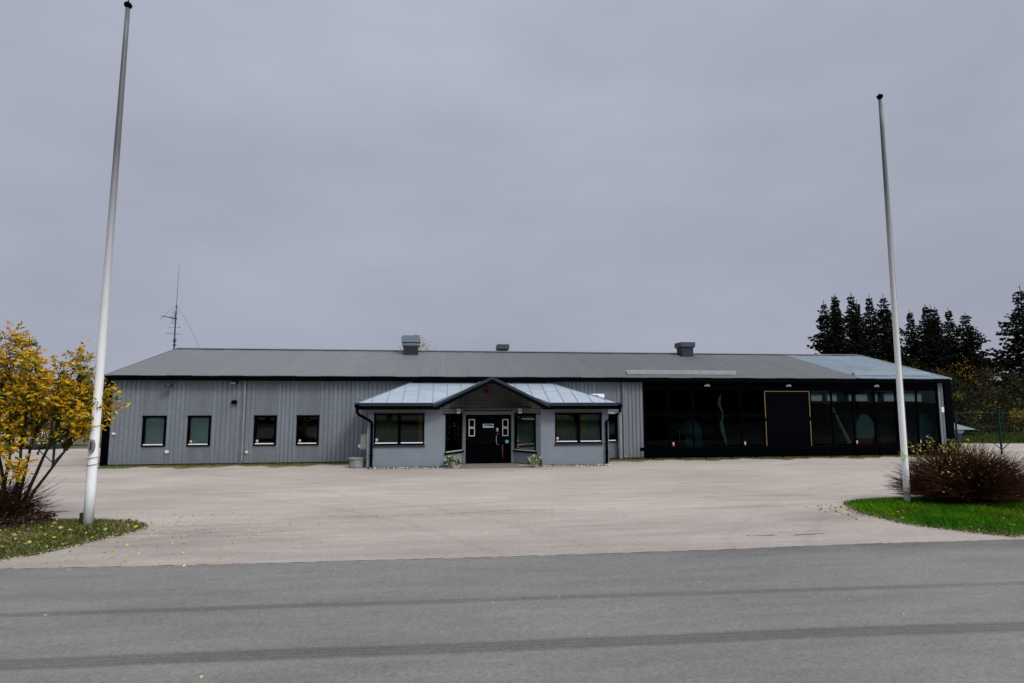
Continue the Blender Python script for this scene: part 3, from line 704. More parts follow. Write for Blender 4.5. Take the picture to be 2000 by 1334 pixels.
for (p, q) in (((-3.37, FR, fz), (-1.22, WY, tz)), ((7.30, FR, fz), (4.62, WY, tz)), ((lf, FR, fz), (1.9, WY, tz)), ((rfx, FR, fz), (2.06, WY, tz)), ((lf + .25, FR, gz(lf + .25) + .03), (1.9, WY, GZ)), ((rfx - .25, FR, gz(rfx - .25) + .03), (2.06, WY, GZ))): seamline(p, q, .035, .035)
k.build('seam', 'seam', ro)
k = MB(); k.box(-1.3, 4.7, WY + .0, WY + .018, tz - .05, tz + .10); k.obox((-1.3, WY - .16, tz - .04), (6.0, 0, 0), (0, .17, .09), (0, 0, .008)); k.build('flashing', 'slate', ro)
k = MB()
for (a, c, e0, e1) in ((-3.42, lf - .02, -3.46, -3.37), (rfx + .02, 7.36, 7.31, 7.40)):
    k = MB(); k.box(a, c, FR - .07, FR + .02, fz - .105, fz + .012); k.box(a, c, FR - .085, FR - .071, fz - .02, fz + .02); k.box(e0, e1, FR + .021, WY, fz - .10, fz + .01); k.build('gutter', 'slate', A)
k = MB()
for sg in (-1, 1):
    xe = lf if sg < 0 else rfx
    k.prism([(1.98, FR - .06, GZ + .055), (xe, FR - .06, gz(xe) + .05), (xe, FR - .06, gz(xe) - .06), (1.98, FR - .06, GZ - .06)], (0, .035, 0))
k.build('rake_fascia', 'slate', A)
k = MB()
for (a, c) in ((-3.36, lf + .25), (rfx - .25, 7.30)): k.box(a, c, FR + .051, AY - .002, 2.36, 2.39); k.box(a, c, FR + .022, FR + .05, 2.34, 2.50)
k.box(-3.36, -3.03, AY, WY, 2.43, 2.46); k.box(7.0, 7.29, AY, WY, 2.43, 2.46)
for sg in (-1, 1):
    xe = lf + .05 if sg < 0 else rfx - .05
    k.prism([(1.98, FR - .02, GZ - .03), (xe, FR - .02, gz(xe) - .03), (xe, FR - .02, gz(xe) - .20), (1.98, FR - .02, GZ - .20)], (0, 2.5, 0) if False else (0, .05, 0))
    k.prism([(1.98, FR + .031, GZ - .04), (xe, FR + .031, gz(xe) - .04), (xe, FR + .031, gz(xe) - .09), (1.98, FR + .031, GZ - .09)], (0, 1.8, 0))
k.build('soffit', 'blackmatte', A)
# annex downpipes with funnels
for (x0, x1) in ((-3.36, -2.83), (7.32, 6.88)):
    k = MB(); k.tube([(x0, FR - .0, 2.54), (x0, FR + .0, 2.36)], [.13, .055], 12)
    k.tube([(x0, FR, 2.37), (x0, FR + .01, 2.24), (x0 + (x1 - x0) * .15, FR + .08, 2.14), (x0 + (x1 - x0) * .8, FR + .38, 1.92), (x1, FR + .46, 1.82), (x1, FR + .47, 1.65), (x1, FR + .47, .10), (x1 + (.08 if x1 < 0 else -.08), FR + .38, .04)], .055, 12)
    for z in (1.7, .5): k.box(x1 - .075, x1 + .075, FR + .40, FR + .55, z, z + .03)
    k.build('downpipe', 'black', A, smooth=False)

# ------------------------------------------------------------------ fixtures hung on the buildings
def thing(mb, name, m, org, label, cat, group=None, smooth=False):
    return tag(mb.build(name, m, None, org, smooth), label, cat, group)
t = empty('floodlight', (-11.46, FY, 3.34), 'dark tilted spotlight high on the grey wall above the leftmost window', 'wall light')
k = MB(); k.tube([(-11.40, FY - .03, 3.36), (-11.40, FY - .28, 3.33)], .02, 6); k.build('bracket', 'darkmetal', t)
k = MB(); k.lathe((-11.46, FY - .33, 3.31), [(.02, .10), (.09, .08), (.15, .01), (.155, -.03), (.14, -.035)], 14); k.build('lamp_head', 'darkmetal', t, smooth=True)
t = empty('floodlight', (-8.89, FY, 3.45), 'pale box floodlight high on the wall beside the left downpipe', 'wall light')
k = MB(); k.box(-8.99, -8.80, FY - .30, FY - .10, 3.40, 3.48); k.prism([(-8.99, FY - .30, 3.48), (-8.99, FY - .10, 3.48), (-8.99, FY - .10, 3.52)], (.19, 0, 0)); k.build('housing', 'galvpipe', t)
k = MB(); k.box(-8.92, -8.87, FY - .10, FY - .03, 3.38, 3.52); k.box(-8.80, -8.78, FY - .2, FY - .03, 3.40, 3.50); k.build('bracket', 'darkmetal', t)
k = MB(); k.prism([(-8.95, FY - .18, 2.70), (-8.79, FY - .18, 2.70), (-8.76, FY - .18, 2.56), (-8.98, FY - .18, 2.56)], (0, .145, 0)); k.box(-8.93, -8.81, FY - .16, FY - .04, 2.70, 2.72)
thing(k, 'wall_speaker', 'black', (-8.87, FY, 2.56), 'black wedge shaped box on the wall under the pale floodlight', 'speaker')
def dome(x, lab):
    t = empty('wall_lamp', (x, GY, 3.43), lab, 'wall light', 'white half round lamps over the showroom')
    k = MB(); i0 = 0
    pts = []
    for a in range(9):
        th = pi * a / 8
        for b_ in range(9):
            ph = pi / 2 * b_ / 8
            k.v.append((x + .14 * cos(th) * cos(ph) if True else 0, GY - .02 - .14 * sin(ph) * 1.0 * (sin(th) if a not in (0, 8) else 0), 3.36 + .12 * sin(th) * cos(ph)))
    for a in range(8):
        for b_ in range(8): q = a * 9 + b_; k.f.append((q, q + 9, q + 10, q + 1)); k.mi.append(0)
    k.build('lamp_shade', 'white', t, smooth=True)
    k = MB(); k.box(x - .14, x + .14, GY - .02, GY - .003, 3.35, 3.37); k.build('back_plate', 'darkmetal', t)
dome(12.46, 'white half round lamp above the glass left of the framed door'); dome(16.62, 'white half round lamp directly over the orange framed door'); dome(21.29, 'white half round lamp above the glass near the right flagpole')
for x, s_, lab in ((.66, -1, 'small white square lamp above the left side window of the porch'), (3.30, 1, 'small white square lamp above the right side window of the porch')):
    y = 24.04; t = empty('wall_lamp', (x, y, 2.26), lab, 'wall light', 'square porch lamps')
    k = MB(); z0, z1 = 2.15, 2.35; a, c = x - .075, x + .075
    k.box(a, a + .04, y - .05, y, z0, z1); k.box(c - .04, c, y - .05, y, z0, z1); k.box(a + .04, c - .04, y - .05, y, z0, z0 + .05); k.box(a + .04, c - .04, y - .05, y, z1 - .05, z1); k.build('frame', 'white', t)
    k = MB(); k.box(a + .04, c - .04, y - .03, y - .01, z0 + .05, z1 - .05); k.build('diffuser', 'galvpipe', t)
k = MB(); k.lathe((1.86, 24.25, 3.0), [(.01, 0), (.10, .01), (.10, .10), (.06, .14), (.055, .30), (.01, .32)], 12)
thing(k, 'alarm_lamp', 'darkred', (1.86, 24.3, 3.0), 'dark red alarm lamp under the porch gable', 'alarm lamp')
# air conditioners
t = empty('air_conditioner', (-3.2, 24.3, .62), 'beige air conditioner on the left side wall of the porch', 'air conditioner')
k = MB(); k.box(-3.38, -3.04, 24.1, 24.85, .68, 1.27); k.build('casing', 'beige', t)
k = MB(); k.box(-3.29, -3.14, 24.06, 24.098, .74, 1.20); k.box(-3.28, -3.11, 24.03, 24.058, 1.10, 1.13); k.build('side_cover', 'beige', t)
k = MB(); k.lathe((-3.45, 24.3, .73), [(.02, 0), (.06, .02), (.06, .12), (.02, .14)], 10); k.build('pipe_valve', 'white', t)
k = MB(); k.box(-3.44, -3.021, 24.15, 24.80, .62, .66); k.build('bracket', 'galvpipe', t)
t = empty('air_conditioner', (7.0, 25.1, 2.8), 'white air conditioner high on the main wall behind the right end of the porch roof', 'air conditioner')
k = MB(); k.box(6.62, 7.32, 24.95, 25.30, 2.62, 3.00); k.build('casing', 'white', t)
k = MB(); k.box(6.68, 7.02, 24.93, 24.948, 2.66, 2.94); k.build('fan_grille', 'galvpipe', t)
k = MB(); k.tube([(7.2, 25.3, 2.62), (7.2, 25.32, 2.3), (7.5, 25.33, 2.15), (7.9, 25.3, 2.1)], .012, 5); k.tube([(7.1, 25.3, 2.62), (7.12, 25.32, 2.1)], .012, 5); k.build('hose', 'white', t)
# concrete planter ring by the wall, potted plants, edging
t = empty('concrete_ring', (-3.45, 23.6, 0), 'round concrete well ring with a lid left of the porch', 'concrete ring')
k = MB(); k.lathe((-3.45, 23.6, 0), [(.27, 0), (.29, .05), (.29, .34), (.27, .35)], 20); k.build('ring', 'concrete', t)
k = MB(); k.lathe((-3.47, 23.6, .352), [(.30, 0), (.325, .01), (.325, .035), (.30, .045)], 20); k.build('lid', 'concrete', t)
def potted(x, y, lab):
    t = empty('potted_plant', (x, y, 0), lab, 'potted plant', 'pots beside the entrance')
    k = MB(); k.lathe((x + .05, y, .006), [(.10, 0), (.13, .12), (.16, .22), (.15, .23), (.14, .2)], 14); k.build('pot', 'stone', t, smooth=False)
    k = MB()
    for i in range(420):
        a = rnd(0, 2 * pi); r = .27 * math.sqrt(random.random()); z = .14 + rnd(0, .36) * (1 - (r / .3) ** 2 * .6)
        k.cur = random.choice((0, 1, 0, 0, 1)); k.leaf((x + r * cos(a), y + r * sin(a), z), rnd(.06, .12), (cos(a) * r * 3, sin(a) * r * 3, rnd(-.4, .7)), .6)
    k.build('foliage', ['leafd', 'cream'], t)
potted(.41, 22.98, 'potted green and cream plant left of the entrance doors')
potted(3.72, 22.85, 'potted green and cream plant right of the entrance doors')
def edging(x0, x1, lab):
    k = MB(); xx = x0
    while xx < x1:
        wd = rnd(.05, .16); hh = rnd(.03, .07); y0 = 23.02 + rnd(-.03, .03)
        k.prism([(xx, y0, 0), (xx + wd, y0, 0), (xx + wd * .9, y0 + .02, hh), (xx + wd * .15, y0 + .02, hh * .9)], (0, rnd(.07, .13), 0)); xx += wd + rnd(.0, .04)
    thing(k, 'stone_edging', 'stone', (x0, 23.0, 0), lab, 'stone edging')
edging(-2.85, -.15, 'row of pale stones along the foot of the porch wall left of the doors'); edging(4.1, 6.95, 'row of pale stones along the foot of the porch wall right of the doors')
# guard rail before the showroom
t = empty('guard_rail', (17.1, 24.98, 0), 'long low black crash barrier in front of the showroom glass', 'guard rail')
k = MB()
prf = [(24.98, .385), (24.93, .41), (24.93, .44), (24.97, .465), (24.93, .49), (24.93, .525), (24.98, .55), (24.99, .55), (24.99, .385)]
k.prism([(8.96, y, z) for y, z in prf], (16.4, 0, 0)); k.build('beam', 'black', t)
for i in range(13):
    xx = 9.6 + i * 1.27; k = MB(); k.box(xx - .035, xx + .035, 24.992, 25.06, 0, .5); k.box(xx - .02, xx + .02, 24.975, 24.991, .42, .50); k.build('post', 'black', t)

# ------------------------------------------------------------------ things inside the showroom
def boat(x, y, wd, cover, hull, lab):
    t = empty('covered_boat', (x, y, 0), lab, 'covered boat', 'covered boats in the showroom')
    k = MB(); h0, h1 = .25, .85
    k.v += []
    rings = [(y, [(0, h0 + .1), (.22 * wd, h0 + .15), (.45 * wd, h1), (-.45 * wd, h1), (-.22 * wd, h0 + .15)]), (y + 3.6, [(0, h0), (.4 * wd, h0 + .1), (.5 * wd, h1), (-.5 * wd, h1), (-.4 * wd, h0 + .1)])]
    k.prism([(x + a, y, z) for a, z in [(-.25 * wd, h0), (.25 * wd, h0), (.47 * wd, h1), (-.47 * wd, h1)]], (0, 3.6, 0)); k.build('hull', hull, t)
    k = MB(); k.prism([(x + a, y - .03, z) for a, z in [(-.42 * wd, h1 - .1), (.42 * wd, h1 - .1), (.5 * wd, h1 + .12), (.48 * wd, 1.55), (.16 * wd, 2.0), (-.16 * wd, 2.0), (-.48 * wd, 1.5), (-.5 * wd, h1 + .1)]], (0, 3.7, 0)); k.build('cover', cover, t)
    k = MB()
    for sx in (-1, 1): k = MB(); k.tube([(x + sx * .35 * wd, y + 1.6, .24), (x + sx * .35 * wd + sx * .12, y + 1.6, .24)], .23, 14); k.build('trailer_wheel', 'rubber', t)
        
    return t
boat(21.55, 26.6, 1.0, 'cloth', 'tarpred', 'grey hooded boat with red hull left of the right flagpole, behind the glass')
boat(22.87, 26.6, 1.05, 'inner', 'tarpred', 'dark covered boat with red hull, second from left behind the glass')
boat(23.42, 26.1, .62, 'inner', 'innerfloor', 'dark hooded boat, third from left behind the glass')
boat(24.24, 25.85, .8, 'tarpblue', 'tarpblue', 'blue covered boat at the right end of the showroom')
k = MB(); k.tube([(19.25, 26.0, 2.55), (19.98, 25.75, .58)], [.05, .10], 10); thing(k, 'pole_reflection', 'white', (20, 25.8, .5), 'pale pole standing in for a flagpole reflection, leaning behind the showroom glass left of the boats', 'pole')  # added solid pole in place of a flagpole's reflection in the glass
k = MB()
for i in range(14):
    pass
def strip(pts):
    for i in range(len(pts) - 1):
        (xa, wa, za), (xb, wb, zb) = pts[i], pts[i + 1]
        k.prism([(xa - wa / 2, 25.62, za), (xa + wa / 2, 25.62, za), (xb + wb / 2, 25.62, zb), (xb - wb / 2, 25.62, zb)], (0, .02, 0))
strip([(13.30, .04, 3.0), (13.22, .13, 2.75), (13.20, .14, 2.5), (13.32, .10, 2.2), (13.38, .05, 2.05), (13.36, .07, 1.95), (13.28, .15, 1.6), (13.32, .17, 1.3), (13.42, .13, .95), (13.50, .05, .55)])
thing(k, 'wavy_pole_reflection', 'cloth', (13.3, 25.6, .5), 'pale wavy strip standing in for a flagpole reflection, behind the glass left of the framed door', 'cloth')  # solid strip shaped like a flagpole's wavy reflection in the panes
def wirechair(x, y, rz, lab):
    t = empty('wire_chair', (x, y, 0), lab, 'chair', 'wire frame chairs in the showroom')
    ca, sa = cos(rz), sin(rz)
    def q(a, b_, z): return (x + a * ca - b_ * sa, y + a * sa + b_ * ca, z)
    k = MB(); k.tube([q(-.2, -.2, .03), q(-.26, -.28, .62)], .012, 6); k.tube([q(.2, -.2, .03), q(.26, -.28, .62)], .012, 6); k.build('leg', 'cloth', t)
    k = MB(); k.tube([q(-.22, .2, .75), q(-.26, .26, 1.25), q(-.1, .28, 1.15), q(0, .25, .8), q(.1, .28, 1.15), q(.26, .26, 1.25), q(.22, .2, .75)], .012, 6); k.build('backrest', 'cloth', t)
    k = MB(); k.box(x - .24, x + .24, y - .24, y + .2, .70, .74); k.build('seat', 'inner', t)
wirechair(11.15, 25.95, 0, 'wire frame chair at the far left of the showroom'); wirechair(12.35, 25.95, .3, 'wire frame chair beside the grey cover in the showroom')
k = MB(); k.lathe((12.4, 27.2, .9), [(.5, 0), (.55, .2), (.5, .5), (.3, .8), (.05, .9)], 12); k.box(12.0, 12.8, 26.8, 27.6, .03, .9); thing(k, 'covered_machine', 'tarpblue', (12.4, 27.2, 0), 'rounded machine under a dark sheet in the showroom', 'machine')
k = MB(); k.box(18.2, 19.6, 26.4, 27.1, 1.0, 1.05); k.box(18.25, 18.32, 26.45, 27.0, .03, 1.0); k.box(19.48, 19.55, 26.45, 27.0, .03, 1.0); thing(k, 'workbench', 'inner', (18.9, 26.7, 0), 'dark low table behind the glass right of the framed door', 'table')

# ------------------------------------------------------------------ antenna mast
ax, ay, az = -14.03, 31.1, 4.9
t = empty('antenna_mast', (ax, ay, az), 'thin radio mast with whip and dipole aerials at the left end of the ridge', 'antenna')
k = MB(); k.tube([(ax, ay, az), (ax - .02, ay, 6.4), (ax - .02, ay, 7.72)], [.035, .032, .025], 6)
for z in (5.55, 5.72, 5.82): k.box(ax - .07, ax + .06, ay - .05, ay + .05, z, z + .06)
k.build('mast', 'darkmetal', t)
k = MB(); k.tube([(ax - .02, ay, 7.7), (ax - .01, ay, 10.0)], [.012, .006], 5); k.build('whip', 'darkmetal', t)
k = MB(); k.tube([(ax, ay, 6.98), (ax - .72, ay, 7.10)], [.025, .02], 5); k.tube([(ax + .05, ay, 6.98), (ax - .3, ay, 7.02)], .03, 5)
for i in range(6):
    z = 6.72 + i * .1 + (.04 if i > 2 else 0); k.tube([(ax - .25, ay, z), (ax + .08, ay, z + .01)], .006, 4)
k.tube([(ax - .14, ay, 6.7), (ax - .04, ay, 7.3)], .008, 4)
k.build('yagi', 'darkmetal', t)
k = MB()
k.tube([(ax - .32, ay, 6.50), (ax + .22, ay, 6.50)], .012, 5); k.lathe((ax + .19, ay, 6.47), [(.01, 0), (.045, .02), (.045, .05), (.01, .07)], 8); k.tube([(ax - .32, ay, 6.46), (ax - .32, ay, 6.54)], .012, 4)
k.tube([(ax - .48, ay, 6.18), (ax + .36, ay, 6.14)], .012, 5); k.tube([(ax - .42, ay, 6.21), (ax + .2, ay, 6.21)], .009, 5)
k.build('dipole', 'grille', t)
k = MB(); k.box(ax - .11, ax + .03, ay - .06, ay + .06, 7.26, 7.38); k.build('junction_box', 'galvpipe', t)
k = MB(); k.tube([(ax, ay, 7.68), (ax - .5, ay, 7.25), (ax - .85, ay, 6.85)], .006, 4); k.tube([(ax, ay, 7.68), (ax + .45, ay, 7.0), (ax + .85, ay, 6.25), (ax + 1.25, ay, 5.40)], .006, 4); k.build('guy_wire', 'darkmetal', t)

# ------------------------------------------------------------------ flagpoles
def flagpole(x, y, h, tx, r0, r1, lab, ball, plate):
    t = empty('flagpole', (x, y, 0), lab, 'flagpole', 'flagpoles at the edge of the yard')
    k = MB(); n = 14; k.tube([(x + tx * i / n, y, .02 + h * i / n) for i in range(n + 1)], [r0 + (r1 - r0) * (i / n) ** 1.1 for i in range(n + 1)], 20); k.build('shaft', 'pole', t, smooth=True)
    xt = x + tx; k = MB()
    k.lathe((xt, y, h), [(.02, .0), (.05, .03), (.085, .08), (.085, .12), (.055, .16), (.02, .18), (.008, .24)] if ball else [(.02, .0), (.05, .05), (.08, .11), (.082, .13), (.06, .16), (.01, .19), (.005, .22)], 14); k.build('finial', 'black', t, smooth=True)
    k = MB(); k.lathe((x, y, .0), [(.18, .0), (.18, .022), (.1, .03), (.1, .04)], 14); k.box(x - .13, x - .09, y - .02, y + .02, .02, .06); k.box(x + .09, x + .13, y - .02, y + .02, .02, .06); k.build('base_plate', 'galvpipe' if plate else 'white', t)
    k = MB()
    k.tube([(x + tx + .05, y - .02, h - .1), (x + tx * .5 + .065, y - .03, h * .5), (x + .075, y - .05, 1.6)], .004, 4)
    k.build('halyard', 'concrete', t)
    return t
fp = flagpole(-7.60, 13.45, 12.02, .03, .098, .048, 'tall white flagpole on the left verge, with shading painted in as grey towards the top', True, True)
k = MB(); k.tube([(-7.73, 13.44, .0), (-7.73, 13.44, .33)], [.035, .045], 8); k.build('stub_post', 'bark', fp)
k = MB(); k.prism([(-7.58 + .058 * cos(a * pi / 9), 13.30, 1.76 + .15 * sin(a * pi / 9)) for a in range(18)], (0, .07, 0)); k.build('cleat_cover', 'concrete', fp)
k = MB(); k.box(-7.575 - .014, -7.575 + .014, 13.292, 13.299, 1.68, 1.86); k.build('keyhole', 'darkmetal', fp)
k = MB()
for z in (1.35, 1.50, 2.18): k.tube([(-7.59 + .112 * cos(a * pi / 8), 13.45 + .112 * sin(a * pi / 8), z + .02 * cos(a * pi / 8)) for a in range(17)], .006, 4)
k.build('lashing', 'darkmetal', fp)
fp2 = flagpole(11.89, 13.35, 11.0, .02, .078, .044, 'white flagpole beside the bare red brown bush on the right verge', False, False)
k = MB(); k.tube([(11.79, 13.25, 1.62), (11.74, 13.24, 1.52), (11.76, 13.24, 1.38), (11.73, 13.24, 1.28), (11.79, 13.26, 1.2), (11.82, 13.26, 1.3), (11.77, 13.25, 1.45), (11.80, 13.26, 1.58)], .012, 6); k.tube([(11.89 + .092 * cos(a * pi / 8), 13.35 + .092 * sin(a * pi / 8), 1.33 - .03 * cos(a * pi / 8)) for a in range(17)], .008, 4); k.build('rope_coil', 'cream', fp2)

# ------------------------------------------------------------------ verges
SMOOTH = {}
def poly_inside(p, poly):
    x, y = p; c = False; n = len(poly)
    for i in range(n):
        x1, y1 = poly[i]; x2, y2 = poly[(i + 1) % n]
        if (y1 > y) != (y2 > y) and x < (x2 - x1) * (y - y1) / (y2 - y1) + x1: c = not c
    return c
def dist_edge(p, poly):
    poly = SMOOTH.get(id(poly), poly); m = 9
    for i in range(len(poly)):
        x1, y1 = poly[i]; x2, y2 = poly[(i + 1) % len(poly)]; dx, dy = x2 - x1, y2 - y1
        t_ = max(0, min(1, ((p[0] - x1) * dx + (p[1] - y1) * dy) / (dx * dx + dy * dy))); m = min(m, math.hypot(p[0] - x1 - t_ * dx, p[1] - y1 - t_ * dy))
    return m
VL = [(-7.6, 10.98), (-7.2, 11.35), (-6.9, 11.9), (-6.6, 12.5), (-6.32, 13.1), (-6.5, 13.65), (-6.95, 14.0), (-8.0, 14.25), (-9.2, 14.4), (-10.4, 14.95), (-12, 15.4), (-15, 15.6), (-16, 13), (-14, 11.0), (-10, 10.85)]
VR = [(10.45, 13.65), (10.22, 13.2), (10.15, 12.5), (10.3, 11.6), (10.75, 11.0), (11.5, 10.35), (13, 10.3), (16, 10.2), (20, 10.2), (21, 12), (19, 14.5), (15, 14.6), (13, 14.35), (11.5, 14.3), (10.6, 14.1)]
def rough(poly, amp=.045, seed=4):
    rr = random.Random(seed); o = []
    for i in range(len(poly)):
        (x1, y1), (x2, y2) = poly[i], poly[(i + 1) % len(poly)]; n = max(1, int(math.hypot(x2 - x1, y2 - y1) / .16))
        for j in range(n): t_ = j / n; o.append((x1 + (x2 - x1) * t_ + rr.gauss(0, amp), y1 + (y2 - y1) * t_ + rr.gauss(0, amp)))
    return o
VL0, VR0 = VL, VR
def gh(p, poly): return .012 + .07 * min(1, dist_edge(p, poly) / .5) + .02 * sin(p[0] * 3.1) * sin(p[1] * 2.7)
VLr, VRr = rough(VL0), rough(VR0, .04); SMOOTH[id(VLr)] = VL0; SMOOTH[id(VRr)] = VR0
def verge(poly, name, m, blades, mats, wts, hgt, vis):
    b = MB(); n = 60; x0 = min(p[0] for p in poly); x1 = max(p[0] for p in poly); y0 = min(p[1] for p in poly); y1 = max(p[1] for p in poly)
    idx = {}
    nx, ny = int((x1 - x0) / .12), int((y1 - y0) / .12)
    def vi(i, j):
        if (i, j) not in idx:
            p = (x0 + i * .12, y0 + j * .12); ins = poly_inside(p, poly)
            idx[(i, j)] = len(b.v); b.v.append((p[0], p[1], gh(p, poly) if ins else -.004))
        return idx[(i, j)]
    for i in range(nx):
        for j in range(ny):
            c = (x0 + (i + .5) * .12, y0 + (j + .5) * .12)
            if poly_inside(c, poly): b.f.append((vi(i, j), vi(i + 1, j), vi(i + 1, j + 1), vi(i, j + 1))); b.mi.append(0)
    tag(b.build(name, m), kind='structure')
    g = MB(); cnt = 0
    while cnt < blades:
        p = (rnd(max(x0, vis[0]), min(x1, vis[1])), rnd(y0, y1))
        if not poly_inside(p, poly): continue
        d = dist_edge(p, poly)
        if random.random() > .35 + d * 2.2: continue
        cnt += 1
        g.cur = random.choices(range(len(mats)), wts)[0]
        if sin(p[0] * 2.3 + 1) * sin(p[1] * 3.7) > .35 and random.random() < .5: g.cur = len(mats) - 1
        h = hgt * rnd(.5, 1.3) * (.62 + min(.38, d * 1.4)); z = gh(p, poly) - .01; a = rnd(0, 2 * pi); wv = rnd(.005, .011); ln = rnd(.2, .9) * h
        i = len(g.v); ux, uy = cos(a) * wv, sin(a) * wv; lx, ly = cos(a + 1.4) * ln, sin(a + 1.4) * ln
        g.v += [(p[0] - ux, p[1] - uy, z), (p[0] + ux, p[1] + uy, z), (p[0] + lx * .4 + ux * .7, p[1] + ly * .4 + uy * .7, z + h * .6), (p[0] + lx, p[1] + ly, z + h)]
        g.f += [(i, i + 1, i + 2), (i, i + 2, i + 3)]; g.mi += [g.cur] * 2
    return g
g = verge(VLr, 'verge_soil', 'lawn', 34000, ['blade2', 'blade', 'blade3'], (6, 1.0, 3), .075, (-12.5, -6))
tag(g.build('grass', ['blade2', 'blade', 'blade3']), 'short olive grass on the left verge around the flagpole', 'grass', kind='stuff')
g = verge(VRr, 'verge_soil', 'lawn', 42000, ['blade', 'blade2'], (9, 1.2), .11, (9.8, 17.5))
tag(g.build('grass', ['blade', 'blade2']), 'bright green grass on the right verge under the bush', 'grass', kind='stuff')
# fallen leaves
k = MB()
def flatleaf(x, y, z, s):
    a = rnd(0, 6.28); k.leaf((x, y, z), s, (cos(a), sin(a), rnd(-.05, .25)), .7)
for i in range(330):
    p = (rnd(-12, -6.4), rnd(11, 14.3))
    if poly_inside(p, VL): k.cur = random.choice((0, 0, 1, 2, 3)); flatleaf(p[0], p[1], gh(p, VL) + rnd(.03, .06), rnd(.05, .10))
for i in range(200):
    a = abs(random.gauss(0, 1)); x = -7.4 + a * 3.2 * random.random() + rnd(-.5, 1.5); y = rnd(10.2, 14.8)
    if not poly_inside((x, y), VL): k.cur = random.choice((0, 1, 3, 3)); flatleaf(x, y, .012, rnd(.035, .07))
for i in range(150):
    k.cur = random.choice((0, 3, 3, 2)); flatleaf(rnd(9.3, 10.6), rnd(12.2, 14.0) + random.gauss(0, .1), .012, rnd(.03, .07))
for i in range(700):
    e_ = random.choice([0, 1, 2, 3, 4, 5, 5, 6]); (x1, y1), (x2, y2) = VR0[e_], VR0[e_ + 1]; t_ = random.random()
    k.cur = random.choice((2, 3, 2, 3, 0)); flatleaf(x1 + (x2 - x1) * t_ - abs(random.gauss(0, .07 if e_ > 1 else .16)), y1 + (y2 - y1) * t_ - abs(random.gauss(0, .05)), .012 + rnd(0, .02), rnd(.02, .05))
for i in range(500):
    e_ = random.choice([0, 1, 2, 3, 4, 14]); (x1, y1), (x2, y2) = VL[e_], VL[(e_ + 1) % len(VL)]; t_ = random.random()
    k.cur = random.choice((2, 3, 2, 3, 0)); flatleaf(x1 + (x2 - x1) * t_ + random.gauss(0, .07), y1 + (y2 - y1) * t_ + random.gauss(0, .07), .012 + rnd(0, .02), rnd(.02, .05))
for i in range(50):
    p = (rnd(10.3, 16), rnd(10.6, 14)); k.cur = 0; flatleaf(p[0], p[1], gh(p, VR) + .07, rnd(.04, .08))
for i in range(330):
    k.cur = random.choice((0, 3, 1, 2)); flatleaf(rnd(-13, 25), 25.05 - abs(random.gauss(0, .22)), .012, rnd(.03, .08))
for i in range(160):
    k.cur = random.choice((0, 3)); flatleaf(rnd(-6, 12), rnd(5.2, 22), .012, rnd(.02, .045))
tag(k.build('fallen_leaves', ['leafp', 'leafy', 'leafb', 'leafs']), 'scattered dry yellow and brown leaves on the verge and asphalt', 'leaves', kind='stuff')
# weeds and moss at the wall foot
g = MB()
for i in range(22000):
    x = rnd(-13.9, 25.6)
    if -2.95 < x < 7.0: continue
    edge = .45 + .14 * sin(x * 1.7) + .10 * sin(x * 5.3)
    y = 25.28 - random.random() ** 1.3 * edge
    if x > 9: y = 25.28 - random.random() * (edge + .22)
    g.cur = random.choices((0, 1, 2), (4, 2, 3))[0]; h = rnd(.015, .07); a = rnd(0, 6.28); wv = .012
    j = len(g.v); g.v += [(x - cos(a) * wv, y - sin(a) * wv, 0), (x + cos(a) * wv, y + sin(a) * wv, 0), (x + rnd(-.03, .03), y + rnd(-.03, .03), h)]; g.f.append((j, j + 1, j + 2)); g.mi.append(g.cur)
for i in range(2500):
    x = rnd(-2.9, 6.9)
    if -.1 < x < 4.0: continue
    y = rnd(22.95, 23.25); g.cur = random.choice((0, 2)); h = rnd(.02, .09); j = len(g.v); g.v += [(x - .01, y, 0), (x + .01, y, 0), (x + rnd(-.03, .03), y, h)]; g.f.append((j, j + 1, j + 2)); g.mi.append(g.cur)
tag(g.build('weeds', ['blade2', 'blade', 'blade3']), 'moss and weeds along the foot of the building', 'weeds', kind='stuff')
b = MB(); 
def mossband(x0, x1, y1, amp):
    n = int((x1 - x0) / .15)
    for i in range(n):
        xa, xb = x0 + (x1 - x0) * i / n, x0 + (x1 - x0) * (i + 1) / n
        f = lambda x: y1 - amp * (.6 + .25 * sin(x * 1.7) + .15 * sin(x * 5.3))
        b.face([(xa, f(xa), .003), (xb, f(xb), .003), (xb, y1 + .4, .003), (xa, y1 + .4, .003)])
mossband(-13.9, -2.95, 25.2, 1.25); mossband(7.0, 25.6, 25.2, 1.1); mossband(-2.95, -.1, 23.2, .28); mossband(4.1, 7.0, 23.2, .28)
tag(b.build('soil_strip', 'moss'), kind='structure')

